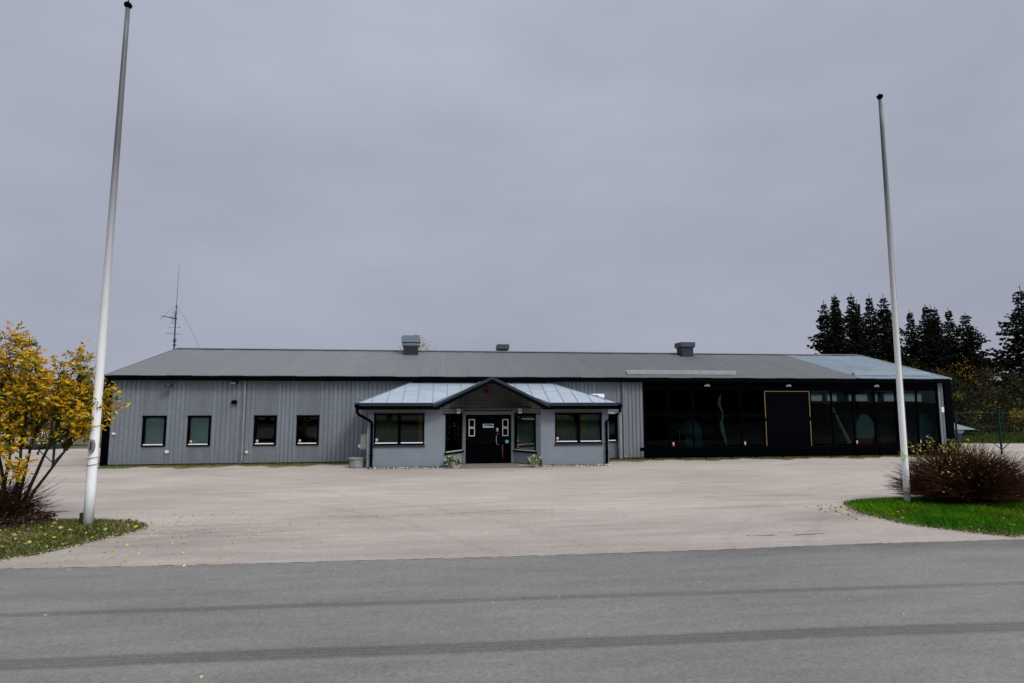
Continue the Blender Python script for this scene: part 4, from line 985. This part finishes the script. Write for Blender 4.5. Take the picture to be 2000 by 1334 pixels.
# ------------------------------------------------------------------ yellow shrub on the left
Y = empty('autumn_shrub', (-9.15, 13.6, 0), 'tall many stemmed shrub with yellow and orange autumn leaves at the left edge', 'shrub')
def P2(px, py, yy):          # where a sight line of the photograph meets the depth yy (layout only)
    F = 1090; p = R(5.8); ya = R(7); x_ = (px - 1000) / F; y_ = -(py - 667) / F
    f = cos(p) - y_ * sin(p); u = sin(p) + y_ * cos(p); rx = x_ * cos(ya) + f * sin(ya); ry = -x_ * sin(ya) + f * cos(ya); t_ = yy / ry
    return (rx * t_, yy, 2.8 + u * t_)
tg = [(8, 662), (45, 648), (58, 672), (22, 700), (70, 712), (120, 712), (150, 692), (168, 705), (140, 728), (105, 742), (40, 745), (2, 735), (70, 765), (128, 768), (160, 770), (192, 768), (214, 748), (216, 776), (217, 805), (192, 798), (152, 805), (112, 800), (64, 805), (22, 795), (8, 842), (44, 838), (88, 835), (138, 842), (168, 835), (118, 850), (14, 880), (70, 690), (35, 675), (95, 770), (60, 745), (20, 760), (-40, 700), (-45, 760), (-60, 820), (-20, 660), (-110, 740), (-90, 680), (-120, 800), (-20, 720), (178, 735), (60, 725), (30, 915), (20, 655), (135, 800), (175, 815), (85, 812), (45, 775), (5, 700)]
stems = MB(); leaves = MB()
bases = [(-9.4 + rnd(-.22, .3), 13.6 + rnd(-.25, .25)) for _ in range(9)]
mains = []
for i, (px, py) in enumerate([(-75, 880), (-38, 900), (-8, 860), (20, 885), (42, 870), (68, 850), (98, 868), (128, 880)]):
    n_ = P2(px, py, 13.4 + rnd(-.3, .4)); bx, by = bases[i]; r0 = rnd(.036, .052)
    stems.tube([(bx + (n_[0] - bx) * (q / 6) ** 1.25 + rnd(-.012, .012), by + (n_[1] - by) * q / 6, .02 + (n_[2] - .02) * q / 6) for q in range(7)], [r0 * (1 - .07 * q) for q in range(7)], 8, False)
    mains.append((px, n_, r0 * .58))
for i, (px, py) in enumerate(tg):
    yy = 13.35 + rnd(-.55, .75)
    if px > 185: yy = 13.7
    tx, ty, tz_ = P2(px, py, yy); mpx, (bx, by, bz), r0 = min(mains, key=lambda m_: abs(m_[0] - px * .75) + rnd(0, 22))
    if tz_ < bz + .25: bz = max(.5, tz_ - .4); bx += (-9.2 - bx) * .3
    bend = rnd(-.3, .3); pts = []
    for q in range(9):
        s_ = q / 8
        pts.append((bx + (tx - bx) * s_ ** 1.1 + bend * .25 * sin(s_ * pi) + rnd(-.02, .02), by + (ty - by) * s_ + rnd(-.02, .02), bz + (tz_ - bz) * (s_ ** .95)))
    stems.tube(pts, [r0 * .75 * (1 - q / 8) ** 1.1 + .003 for q in range(9)], 6, False)
    col = random.choices((0, 1, 2), (6, 2, 2))[0]
    for tw in range(19):
        s_ = rnd(.5, 1.1); q = min(8, int(s_ * 8)); p0 = pts[q]
        d = [rnd(-1, 1), rnd(-1, 1), rnd(-.25, 1)]; ln = math.sqrt(sum(c * c for c in d)); tl = rnd(.18, .42); d = [c / ln * tl for c in d]
        c0 = (p0[0], p0[1], p0[2]); c1 = (p0[0] + d[0], p0[1] + d[1], p0[2] + d[2])
        stems.tube([c0, ((c0[0] + c1[0]) / 2, (c0[1] + c1[1]) / 2, (c0[2] + c1[2]) / 2 + .02), c1], [.007, .005, .003], 4, False)
        for lf_ in range(12):
            u = rnd(.15, 1.05); c = [c0[j] + d[j] * u + random.gauss(0, .03) for j in range(3)]
            r_ = random.random(); leaves.cur = col if r_ < .55 else random.choice((0, 0, 1, 2, 2, 3, 3))
            leaves.leaf(c, rnd(.06, .145), (d[0] + random.gauss(0, .25), d[1] + random.gauss(0, .25), d[2] + random.gauss(-.05, .2)), .42)
for j in range(len(stems.v)): pass
so = stems.build('stems', 'bark', Y, smooth=True)
leaves.build('leaves', ['leafy', 'leafo', 'leafg', 'leafd'], Y)

# twiggy bushes
def twigbush(name, cx, cy, hx, hy, h, n, label, mats, leafn, leafm, org_spread=.35, seed=1, topleaf=.0):
    random.seed(seed)
    t = empty(name, (cx, cy, 0), label, 'bush'); k = MB(); lv = MB()
    for i in range(n):
        a = rnd(0, 2 * pi); el = random.random() ** .8
        ra = rnd(0, 2 * pi); rr0 = math.sqrt(random.random()); ox = cx + hx * org_spread * rr0 * cos(ra); oy = cy + hy * org_spread * rr0 * sin(ra)
        # end point on an oval shell, lowest stems arching out a little above the grass
        th = math.acos(rnd(.07, 1)); rr = rnd(.66, 1.06) if random.random() < .85 else rnd(.35, .7)
        ex = ox * .3 + cx * .7 + hx * sin(th) * cos(a) * rr; ey = cy + hy * sin(th) * sin(a) * rr; ez = .10 + h * (cos(th) * .9 + .10) * rr
        pts = []; m_ = 6
        for q in range(m_):
            s_ = q / (m_ - 1); pts.append((ox + (ex - ox) * s_ ** 1.15 + rnd(-.012, .012), oy + (ey - oy) * s_ ** 1.15 + rnd(-.012, .012), .03 + (ez - .03) * s_ ** .8 + .06 * sin(s_ * pi)))
        k.cur = 0 if random.random() < .62 else 1
        k.tube(pts, [.008 * (1 - .72 * q / (m_ - 1)) for q in range(m_)], 3, False)
        for tw in range(5):
            q = random.randint(2, m_ - 2); p0 = pts[q]; d = [pts[q + 1][j] - p0[j] for j in range(3)]; ln = math.sqrt(sum(c * c for c in d)) or 1
            L_ = rnd(.12, .4); d = [d[j] / ln * L_ + rnd(-.12, .12) for j in range(3)]; d[2] += .04
            k.tube([p0, tuple(p0[j] + d[j] for j in range(3))], [.0038, .0018], 3, False)
            if random.random() < leafn:
                lv.cur = random.randrange(len(leafm)); u = rnd(.5, 1); lv.leaf([p0[j] + d[j] * u for j in range(3)], rnd(.03, .055), None, .7)
        if topleaf and cos(th) > .55 and random.random() < topleaf and ex < cx + hx * .35:
            for _ in range(3): lv.cur = random.randrange(len(leafm)); lv.leaf([ex + random.gauss(0, .07), ey, ez + random.gauss(.04, .08)], rnd(.03, .055), None, .75)
    k.build('twigs', mats, t)
    if lv.v: lv.build('leaves', leafm, t)
    random.seed(seed + 50); return t
bb = twigbush('bare_bush', 13.6, 13.3, 2.15, 1.25, 1.46, 3300, 'dense bare red brown bush with few yellow leaves behind the right flagpole', ['twig', 'twigdark'], .016, ['leafp', 'leafy'], .24, 3, .10)
k = MB(); lv = MB()
for i in range(46):
    x = rnd(12.3, 14.3); y = rnd(13.2, 13.9); z = rnd(1.32, 1.5); h_ = rnd(.1, .36) * (1 if x < 13.8 else .6); dx = rnd(-.15, .1)
    k.tube([(x, y, z - .5), (x + dx * .5, y, z), (x + dx, y, z + h_)], [.004, .003, .002], 3, False)
    for q in range(7): u = rnd(.1, 1.05); lv.cur = random.randrange(2); lv.leaf((x + dx * u + random.gauss(0, .03), y, z + h_ * u), rnd(.03, .055), None, .75)
k.build('twigs', 'twigdark', bb); lv.build('leaves', ['leafp', 'leafg'], bb)
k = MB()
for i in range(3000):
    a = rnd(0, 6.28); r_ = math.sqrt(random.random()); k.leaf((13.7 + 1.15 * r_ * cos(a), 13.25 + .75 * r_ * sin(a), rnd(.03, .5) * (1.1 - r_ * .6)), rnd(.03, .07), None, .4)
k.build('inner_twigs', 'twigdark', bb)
twigbush('bare_bush', -9.55, 13.55, 1.3, .9, 1.0, 420, 'low bare bush with dark leaves under the yellow shrub', ['twigdark', 'twig'], .05, ['leafb', 'leafb'], .30, 5)
k = MB()
for i in range(2600):
    a = rnd(0, 6.28); r_ = math.sqrt(random.random()); z = rnd(.05, .62) * (1 - r_ * .6); k.cur = random.choice((0, 0, 1)); k.leaf((-9.35 + r_ * .95 * cos(a), 13.55 + .7 * r_ * sin(a), z), rnd(.05, .09), None, .6)
thing(k, 'ground_shrub', ['leafb', 'spruce'], (-9.35, 13.55, 0), 'dark red brown leafy undergrowth around the shrub stems at the left', 'shrub')
k = MB()
for i in range(2600):
    a = rnd(0, 6.28); r_ = math.sqrt(random.random()); z = rnd(.05, .48) * (1 - r_ * r_ * .7); k.cur = random.choice((0, 0, 1, 2)); k.leaf((15.75 + r_ * 1.15 * cos(a), 13.5 + .8 * r_ * sin(a), z + .05), rnd(.04, .08), None, .6)
thing(k, 'ground_shrub', ['farleaf', 'leafd', 'leafs'], (15.75, 13.5, 0), 'low green shrub at the right edge behind the bare bush', 'shrub')

# ------------------------------------------------------------------ fences
def fence(name, pts, h, label, tall=None, braces=()):
    t = empty(name, (pts[0][0], pts[0][1], 0), label, 'fence')
    for (x, y) in pts:
        k = MB(); hh = h
        if tall and (x, y) == tall: hh = 3.75
        k.box(x - .032, x + .032, y - .032, y + .032, 0, hh); k.box(x - .04, x + .04, y - .04, y + .04, hh, hh + .02); k.build('post', 'green', t)
    k = MB()
    for (p, q) in braces: k.tube([p, q], .02, 6)
    if braces: k.build('brace', 'green', t)
    k = MB()
    for i in range(len(pts) - 1):
        (x0, y0), (x1, y1) = pts[i], pts[i + 1]; ln = math.hypot(x1 - x0, y1 - y0); ux, uy = (x1 - x0) / ln, (y1 - y0) / ln
        for z in (.06, h * .5, h - .06): k.tube([(x0, y0, z), (x1, y1, z)], .004, 4, False)
        s_ = 0; st = .11
        m_ = int(ln / st)
        for q in range(-int(h / st), m_ + 1):
            for sg in (1, -1):
                a0 = q * st; z0 = .06; z1 = h - .06; a1 = a0 + (z1 - z0)
                b0, b1 = (a0, a1)
                ca, cb = max(0, -b0), min(1e9, ln - b0); lo_, hi_ = max(0, ca), min(z1 - z0, cb)
                if hi_ - lo_ < .05: continue
                if sg > 0: p_ = (x0 + ux * (b0 + lo_), y0 + uy * (b0 + lo_), z0 + lo_); q_ = (x0 + ux * (b0 + hi_), y0 + uy * (b0 + hi_), z0 + hi_)
                else: p_ = (x0 + ux * (b0 + lo_), y0 + uy * (b0 + lo_), z1 - lo_); q_ = (x0 + ux * (b0 + hi_), y0 + uy * (b0 + hi_), z1 - hi_)
                k.tube([p_, q_], .0010, 3, False)
    k.build('mesh_panel', 'wire', t)
    return t
fence('mesh_fence', [(-14.42, 25.3), (-15.83, 25.37), (-18.4, 25.45), (-21, 25.5), (-24, 25.6)], 2.05, 'green chain link fence with braced posts left of the building', (-14.42, 25.3), [((-15.8, 25.36, .2), (-14.55, 25.31, 1.7)), ((-15.87, 25.36, .2), (-17.6, 25.42, 1.75))])
fence('mesh_fence', [(25.6, 25.4), (27.95, 25.3), (30.6, 25.1), (33.5, 24.9), (36.5, 24.7)], 2.15, 'green chain link fence with braced post right of the building', None, [((27.9, 25.28, .25), (26.1, 25.38, 1.7)), ((28.0, 25.28, .25), (29.9, 25.15, 1.75))])
fence('mesh_fence', [(-22.5, 39.5), (-20.2, 39), (-18.8, 38.6), (-17.0, 38.2), (-15.6, 38)], 1.7, 'low green fence in the distance behind the left yard')
fence('mesh_fence', [(33, 33.2), (36.5, 32.8), (40, 32.4), (44, 32)], 1.9, 'dark green fence before the thicket at the far right')

# ------------------------------------------------------------------ parked cars and far objects
def car(x, y, rz, label):
    t = empty('parked_car', (0, 0, 0), label, 'car', 'white cars parked behind the left fence')
    sec = [(-2.15, .45, .75, .62), (-2.05, .32, .98, .80), (-1.2, .28, 1.0, .87), (-.2, .28, .95, .88), (1.1, .28, .92, .87), (1.9, .32, .80, .80), (2.15, .42, .68, .62)]
    k = MB()
    for (xx, z0, z1, hw) in sec: k.v += [(xx, -hw * .92, z0), (xx, -hw, (z0 + z1) / 2), (xx, -hw * .93, z1), (xx, hw * .93, z1), (xx, hw, (z0 + z1) / 2), (xx, hw * .92, z0)]
    for i in range(len(sec) - 1):
        for q in range(6): a = i * 6 + q; b_ = i * 6 + (q + 1) % 6; k.f.append((a, b_, b_ + 6, a + 6)); k.mi.append(0)
    k.f.append((0, 1, 2, 3, 4, 5)); k.mi.append(0); e0 = (len(sec) - 1) * 6; k.f.append(tuple(e0 + q for q in (5, 4, 3, 2, 1, 0))); k.mi.append(0)
    k.prism([(-1.55, -.66, 1.42), (.25, -.66, 1.42), (.15, -.64, 1.46), (-1.45, -.64, 1.46)], (0, 1.32, 0))
    bd = k.build('body', 'carwhite', t, smooth=False)
    k = MB(); c0 = [(-2.0, .98), (-1.6, 1.42), (.28, 1.42), (1.05, .94)]
    k.v += [(a, -.80 if z < 1.2 else -.66, z) for a, z in c0] + [(a, .80 if z < 1.2 else .66, z) for a, z in c0]
    for f in ((0, 1, 2, 3), (7, 6, 5, 4), (0, 4, 5, 1), (1, 5, 6, 2), (2, 6, 7, 3), (3, 7, 4, 0)): k.f.append(f); k.mi.append(0)
    k.build('window', 'darkmetal', t)
    k = MB()
    for xx in (-.95, .05):
        for sg in (-1, 1): k.prism([(xx - .04, sg * .815, .97), (xx + .04, sg * .815, .97), (xx + .02, sg * .68, 1.43), (xx - .06, sg * .68, 1.43)], (0, sg * .012, 0))
    k.build('pillar', 'carwhite', t)
    for (wx, wy) in ((-1.35, -.8), (-1.35, .8), (1.35, -.8), (1.35, .8)):
        k = MB(); k.tube([(wx, wy - .1, .31), (wx, wy + .1, .31)], .31, 18); wo = k.build('wheel', 'rubber', t)
        k = MB(); k.tube([(wx, wy - .115, .31), (wx, wy + .115, .31)], .19, 14); k.build('rim', 'grille', wo)
    for sg in (-1, 1):
        k = MB(); k.box(2.02, 2.13, sg * .6 - .13, sg * .6 + .13, .62, .76); k.build('headlight', 'galv', t)
        k = MB(); k.box(-2.14, -2.04, sg * .62 - .1, sg * .62 + .1, .72, .88); k.build('tail_light', 'darkred', t)
    t.location = (x, y, 0); t.rotation_euler = (0, 0, rz); return t
c0 = car(-23.0, 35.2, R(-28), 'white parked car nearest the fence behind the yellow shrub')
c1 = copy_tree(c0, (-27.5, 37.2, 0), R(-40), 1, 'white parked car farther left behind the yellow shrub')
b = MB(); b.box(-27, -14.6, 36.2, 40, -.004, .10); tag(b.build('far_bank', 'field'), kind='structure')
t = empty('green_container', (-17.8, 42, 0), 'dull green steel container beyond the left yard', 'container')
k = MB(); corr(k, -20.2, -14.7, .1, 2.0, 42, .25, .04); k.box(-20.2, -14.7, 42.02, 44.3, .1, 2.0); k.build('body', 'green', t)
k = MB()
for xx in (-20.22, -17.5, -14.75): k.box(xx - .04, xx + .04, 41.93, 41.955, .08, 2.05)
k.build('frame', 'tarpblue', t)
# small blue kiosk with pyramid roof
kx, ky = 32.0, 32.0
t = empty('blue_kiosk', (kx, ky, 0), 'small blue and white booth with grey pyramid roof beyond the right corner', 'kiosk')
k = MB(); k.prism([(kx - .5, ky, .0), (kx + .5, ky, .0), (kx + .66, ky, .58), (kx - .66, ky, .58)], (0, 1.2, 0)); k.build('body', 'blue', t)
k = MB(); k.prism([(kx - .68, ky - .01, .585), (kx + .68, ky - .01, .585), (kx + .80, ky - .01, .78), (kx - .80, ky - .01, .78)], (0, 1.22, 0)); k.build('panel', 'cloth', t)
k = MB()
k.v += [(kx - 1.15, ky - .5, .85), (kx + 1.17, ky - .5, .85), (kx + 1.17, ky + 1.7, .85), (kx - 1.15, ky + 1.7, .85), (kx + .05, ky + .6, 1.36)]
for f in ((0, 1, 4), (1, 2, 4), (2, 3, 4), (3, 0, 4), (3, 2, 1, 0)): k.f.append(f); k.mi.append(0)
k.cur = 0
for q in range(5): z_ = .90 + q * .08; w_ = 1.12 * (1 - (z_ - .85) / .51); k.box(kx + .03 - w_, kx + .03 + w_, ky + .6 - w_ * .96, ky + .6 + w_ * .96, z_, z_ + .015)
k.build('roof', 'grille', t)

# ------------------------------------------------------------------ trees
def spruce_mesh(seed, h, r, bare=.12, dens=1.):
    random.seed(seed); k = MB(); tr = MB()
    tr.tube([(0, 0, 0), (.04, .02, h * .5), (0, 0, h)], [h * .016, h * .010, .015], 7, False)
    z = h * bare; ph = rnd(0, 6)
    while z < h * .985:
        tt = (z / h - bare) / (1 - bare); Lm = r * (1 - tt) ** .92 * rnd(.7, 1.18) * (1 + .2 * sin(z * 1.9 + ph)) + .04
        nb = random.randint(7, 10) if tt < .85 else 5
        a0 = rnd(0, 6.28)
        for bi in range(nb):
            if random.random() < .10: continue
            a = a0 + bi * 2 * pi / nb + rnd(-.3, .3); L_ = Lm * rnd(.6, 1.15); dr_ = rnd(.10, .38) * (1 - tt * .9); zj = rnd(-.16, .16) * (1 - tt)
            nseg = max(3, int(L_ / .26 * dens))
            for s_ in range(nseg):
                u = (s_ + .5) / nseg; rad = L_ * u; zz = z + zj - dr_ * L_ * u + .30 * L_ * u * u * .6 + rnd(-.07, .07)
                k.cur = 0 if random.random() < .86 else 1
                for q in range(4):
                    sp_ = .28 * (1 - u * .5) * (1 - .5 * tt); c = (rad * cos(a) + rnd(-sp_, sp_) * sin(a) * .8, rad * sin(a) - rnd(-sp_, sp_) * cos(a) * .8, zz + rnd(-.1, .05))
                    d = (cos(a) + rnd(-.6, .6), sin(a) + rnd(-.6, .6), rnd(-.9, .25)); k.leaf(c, rnd(.36, .66) * (1 - .5 * tt), d, rnd(.45, .7))
        z += rnd(.22, .34) * (h / 14) ** .5
    for q in range(10): k.leaf((0, 0, h - .8 + q * .08), .20, (rnd(-1, 1), rnd(-1, 1), rnd(.1, 1)), .4)
    k.leaf((0, 0, h - .1), .35, (0, 0, 1), .2)
    return k, tr
protos = []
def spruce(proto, loc, sc, rz, label, group):
    return copy_tree(proto, loc, rz, sc, label)
def mk(seed, h, r, name, label, group, loc, rz=0., bare=.12):
    k, tr = spruce_mesh(seed, h, r, bare)
    t = empty(name, (0, 0, 0), label, 'tree', group)
    k.build('crown', ['spruce', 'spruceb'], t); tr.build('trunk', 'bark', t); t.location = loc; t.rotation_euler = (0, 0, rz); return t
tops = [(45.6, 14.5), (46.7, 14.9), (47.9, 15.6), (49.2, 15.5), (50.3, 14.7), (51.9, 15.45), (54.1, 15.6), (55.4, 14.2), (57.0, 13.6), (59.2, 14.1), (60.5, 14.6), (62.1, 14.4), (63.5, 14.1), (64.7, 13.4)]
ords = ['leftmost, bushy', 'second from left', 'third from left, tallest of the left clump', 'fourth from left', 'fifth from left, shorter', 'sixth from left, with a gap on its left', 'seventh, just left of the flagpole', 'eighth, hidden behind the flagpole top', 'ninth, just right of the flagpole', 'tenth from left', 'eleventh from left', 'twelfth from left', 'thirteenth from left', 'last of the row, with wide drooping branches']
G = 'dark spruces behind the showroom end'
p_ = [mk(11, 15.5, 3.6, 'spruce_tree', '', G, (0, 0, 0)), mk(12, 15.5, 3.1, 'spruce_tree', '', G, (0, 0, 0)), mk(13, 14.5, 3.4, 'spruce_tree', '', G, (0, 0, 0)), mk(14, 13.6, 5.2, 'spruce_tree', '', G, (0, 0, 0), bare=.2)]
used = [False] * 4
random.seed(99)
for i, (x, h) in enumerate(tops):
    j = 3 if i == len(tops) - 1 else (2 if i in (0, 6, 9) else i % 2)
    base_h = (15.5, 15.5, 14.5, 13.6)[j]; sc = h / base_h; lab = 'dark spruce behind the showroom roof, ' + ords[i]; loc = (x, 62 + rnd(-1.5, 1.5), 0); rz = rnd(0, 6.28)
    if not used[j]:
        used[j] = True; p_[j].location = loc; p_[j].rotation_euler = (0, 0, rz); p_[j].scale = (sc, sc, sc); p_[j]['label'] = lab
    else: copy_tree(p_[j], loc, rz, sc, lab)
for i, (x, h) in enumerate([(49.0, 11.6), (51.2, 12.3), (53.9, 12.0), (57.9, 11.5), (60.2, 12.2), (62.8, 11.6), (66.0, 11.8)]):
    copy_tree(p_[i % 3], (x * 1.07, 66.5 + rnd(-1, 1), 0), rnd(0, 6.28), (h / 14.5, h / 14.5, h / 15), 'lower dark spruce in the second row, ' + ['farthest left', 'second from left', 'third from left', 'fourth from left', 'fifth from left', 'sixth from left', 'farthest right'][i])['group'] = 'second row of spruces behind the showroom'
mk(21, 14.2, 4.9, 'spruce_tree', 'large dark spruce alone at the right edge', None, (59.0, 50, 0), bare=.10)
# far conifers on the left horizon: a wood that reads as one mass
random.seed(5); FO = MB(); fr_ = random.Random(77)
for i in range(30):
    x = -115 + i * 2.5 + fr_.uniform(-.8, .8); h = fr_.uniform(6.3, 8.4); yv = 118 + fr_.uniform(-4, 4)
    k, tr = spruce_mesh(300 + i, h, 2.4, .05, .6); o_ = len(FO.v)
    FO.v += [(a + x, b_ + yv, c) for a, b_, c in k.v]; FO.f += [tuple(q + o_ for q in f) for f in k.f]; FO.mi += k.mi
tag(FO.build('far_forest', ['spruce', 'spruceb'], None, (-78, 118, 0)), 'dark strip of conifer forest on the horizon left of the building', 'forest', kind='stuff')
# bushes of the right thicket
def thicket(seed, x, y, rx, h, label, mats, wts, n=3800, size=.17, group='bushes of the thicket right of the building'):
    random.seed(seed); t = empty('wild_bush', (x, y, 0), label, 'bush', group); k = MB(); tw = MB()
    cl = [(x + rnd(-.75, .75) * rx, y + rnd(-.6, .6) * rx, h * (rnd(.03, .9) ** 1.15), rnd(.22, .42) * rx) for _ in range(34)]
    for c in cl:
        if c[2] + c[3] * .6 > h * 1.02: continue
        m0 = random.choices(range(len(mats)), wts)[0]
        tw.tube([(x + (c[0] - x) * .2, y, .0), (x + (c[0] - x) * .6, (y + c[1]) / 2, c[2] * .6), c[:3]], [.06, .035, .01], 4, False)
        for q in range(7):
            a = rnd(0, 6.28); e_ = rnd(-.1, 1.2); tw.tube([c[:3], (c[0] + c[3] * 1.25 * cos(a) * cos(e_), c[1] + c[3] * sin(a) * cos(e_), c[2] + c[3] * 1.1 * sin(e_))], [.015, .005], 3, False)
        for q in range(n // 30):
            d = [random.gauss(0, 1) for _ in range(3)]; ln = math.sqrt(sum(v * v for v in d)); r_ = c[3] * rnd(.4, 1.08)
            k.cur = m0 if random.random() < .65 else random.choices(range(len(mats)), wts)[0]
            zz = c[2] + d[2] / ln * r_ * .8
            if zz < .05: continue
            k.leaf((c[0] + d[0] / ln * r_, c[1] + d[1] / ln * r_, zz), rnd(.6, 1.3) * size, None, .6)
    k.build('foliage', mats, t); tw.build('branches', 'bark', t); return t
tm = ['farleaf', 'farbrown', 'spruce', 'leafg', 'leafo']
thicket(31, 44.5, 45.5, 3.2, 5.6, 'tall dark green bush directly right of the building corner', tm, (6, 2, 3, 0, 0))
thicket(32, 49.0, 46.5, 3.2, 5.6, 'brown and green bush in the middle of the right thicket', tm, (3, 6, 2, .3, 0))
thicket(33, 47.0, 42.5, 2.8, 4.0, 'dark brushy bush in front of the taller thicket', tm, (3, 5, 4, .2, 0))
thicket(34, 52.5, 43.5, 3.3, 4.9, 'pale brown twiggy bush toward the right edge', tm, (2, 7, 1, .5, 0))
thicket(35, 40.2, 40.5, 2.3, 3.6, 'low dark green bush behind the blue booth', tm, (6, 2, 4, .3, 0))
thicket(36, 45.2, 38.6, 1.5, 1.9, 'small yellow leaved bush before the right thicket', tm, (2, 1, 1, 6, 3), n=2200, size=.13)
thicket(37, 49.6, 38.6, 1.6, 1.8, 'small green and orange bush at the far right', tm, (3, 2, 1, 3, 3), n=2200, size=.13)
thicket(41, 37.5, 38.0, 1.9, 2.3, 'low dark bush directly behind the blue booth', tm, (6, 2, 5, .2, 0), n=3200)
thicket(42, 42.3, 39.8, 2.2, 2.6, 'low mossy green bush between the taller ones', tm, (6, 3, 4, .4, 0), n=3200)
thicket(43, 47.5, 40.0, 2.4, 2.6, 'low brown bush at the meadow edge', tm, (3, 6, 4, .4, 0), n=3200)
thicket(44, 52.5, 40.5, 2.4, 2.8, 'low dark bush at the right edge of the meadow', tm, (4, 4, 5, .4, 0), n=3200)
thicket(38, 56.0, 46.5, 3.4, 5.2, 'dark brown bush under the lone spruce', tm, (3, 5, 4, 0, .4))
thicket(39, 50.8, 58, 3.6, 7.3, 'orange tinged tree top showing behind the thicket', tm, (2, 5, 1, 2, 3))
thicket(40, 58.5, 58, 3.6, 7.0, 'rusty brown tree behind the gap between the spruces', tm, (2, 6, 1, 1, 3))
# tree crown that shows over the ridge beside the big ventilator
def broadleaf(seed, h, r, mats, wts, n, sz, label, loc, group=None, z0=.35):
    random.seed(seed); t = empty('broadleaf_tree', (0, 0, 0), label, 'tree', group); k = MB(); tr = MB()
    tr.tube([(0, 0, 0), (.05, .05, h * .4), (.0, .1, h * .9)], [h * .022, h * .015, .03], 8, False)
    for i in range(34):
        a = rnd(0, 6.28); zb = h * rnd(.28, .75); zt = min(h, zb + h * rnd(.08, .3)); rr = r * rnd(.35, 1) * math.sqrt(max(.1, 1 - ((zt / h - .6) / .45) ** 2))
        e_ = (rr * cos(a), rr * sin(a), zt); tr.tube([(0, .05, zb), (e_[0] * .5, e_[1] * .5, (zb + zt) / 2 + .1), e_], [h * .008, h * .005, .01], 5, False)
        m0 = random.choices(range(len(mats)), wts)[0]
        for q in range(n // 34):
            d = [random.gauss(0, 1) for _ in range(3)]; R_ = r * .26; k.cur = m0 if random.random() < .6 else random.choices(range(len(mats)), wts)[0]
            k.leaf((e_[0] + d[0] * R_ * .7, e_[1] + d[1] * R_ * .7, e_[2] + d[2] * R_ * .5), rnd(.7, 1.3) * sz, None, .6)
    k.build('crown', mats, t); tr.build('trunk', 'bark', t); t.location = loc; return t
broadleaf(61, 7.55, 1.9, ['leafg', 'farbrown', 'leafp'], (5, 3, 2), 2600, .11, 'thin autumn birch whose top shows over the ridge behind the big ventilator', (-2.35, 43, 0))
# the trees across the road, seen as reflections in the glass
G2 = 'trees across the road mirrored in the glass'
bt = broadleaf(62, 8.5, 3.4, ['farleaf', 'leafd', 'spruce'], (4, 3, 3), 5200, .30, 'green tree across the road', (-8, -16, 0), G2)
by_ = broadleaf(63, 7.5, 3.0, ['leafy', 'leafg', 'leafo'], (4, 4, 2), 4200, .26, 'yellow tree across the road', (4.6, -15, 0), G2)
random.seed(8)
for i in range(15):
    x = -34 + i * 5.6
    copy_tree(p_[i % 3], (x + rnd(-1, 1), -22 + rnd(-2, 2), 0), rnd(0, 6), (1.5, 1.5, .75), 'dark spruce across the road, behind the viewer')['group'] = 'spruces across the road'
for i, x in enumerate((-30, -23, -15, 11, 18, 26, 34, 42, 52)): copy_tree(bt, (x, -16 + rnd(-2, 2), 0), rnd(0, 6), (1.1, 1.1, rnd(.85, 1.05)), 'green tree across the road')
# meadow grass behind right
k = MB(); random.seed(17)
for i in range(16000):
    x = rnd(30, 56); y = rnd(31.4, 39); k.cur = random.choice((0, 1, 1)); h = rnd(.06, .22); j = len(k.v); a = rnd(0, 6.28)
    k.v += [(x - .03 * cos(a), y - .03 * sin(a), 0), (x + .03 * cos(a), y + .03 * sin(a), 0), (x + rnd(-.08, .08), y, h)]; k.f.append((j, j + 1, j + 2)); k.mi.append(k.cur)
M['bladed'] = mat('grass_dark', (.012, .05, .004), .9, spec=.05); tag(k.build('meadow', ['bladed', 'blade2']), 'green grass strip before the right thicket', 'grass', kind='stuff')
b = MB(); b.face([(28, 31.9, .001), (70, 30.4, .001), (70, 42, .001), (28, 42, .001)]); tag(b.build('meadow_ground', 'lawn'), kind='structure')
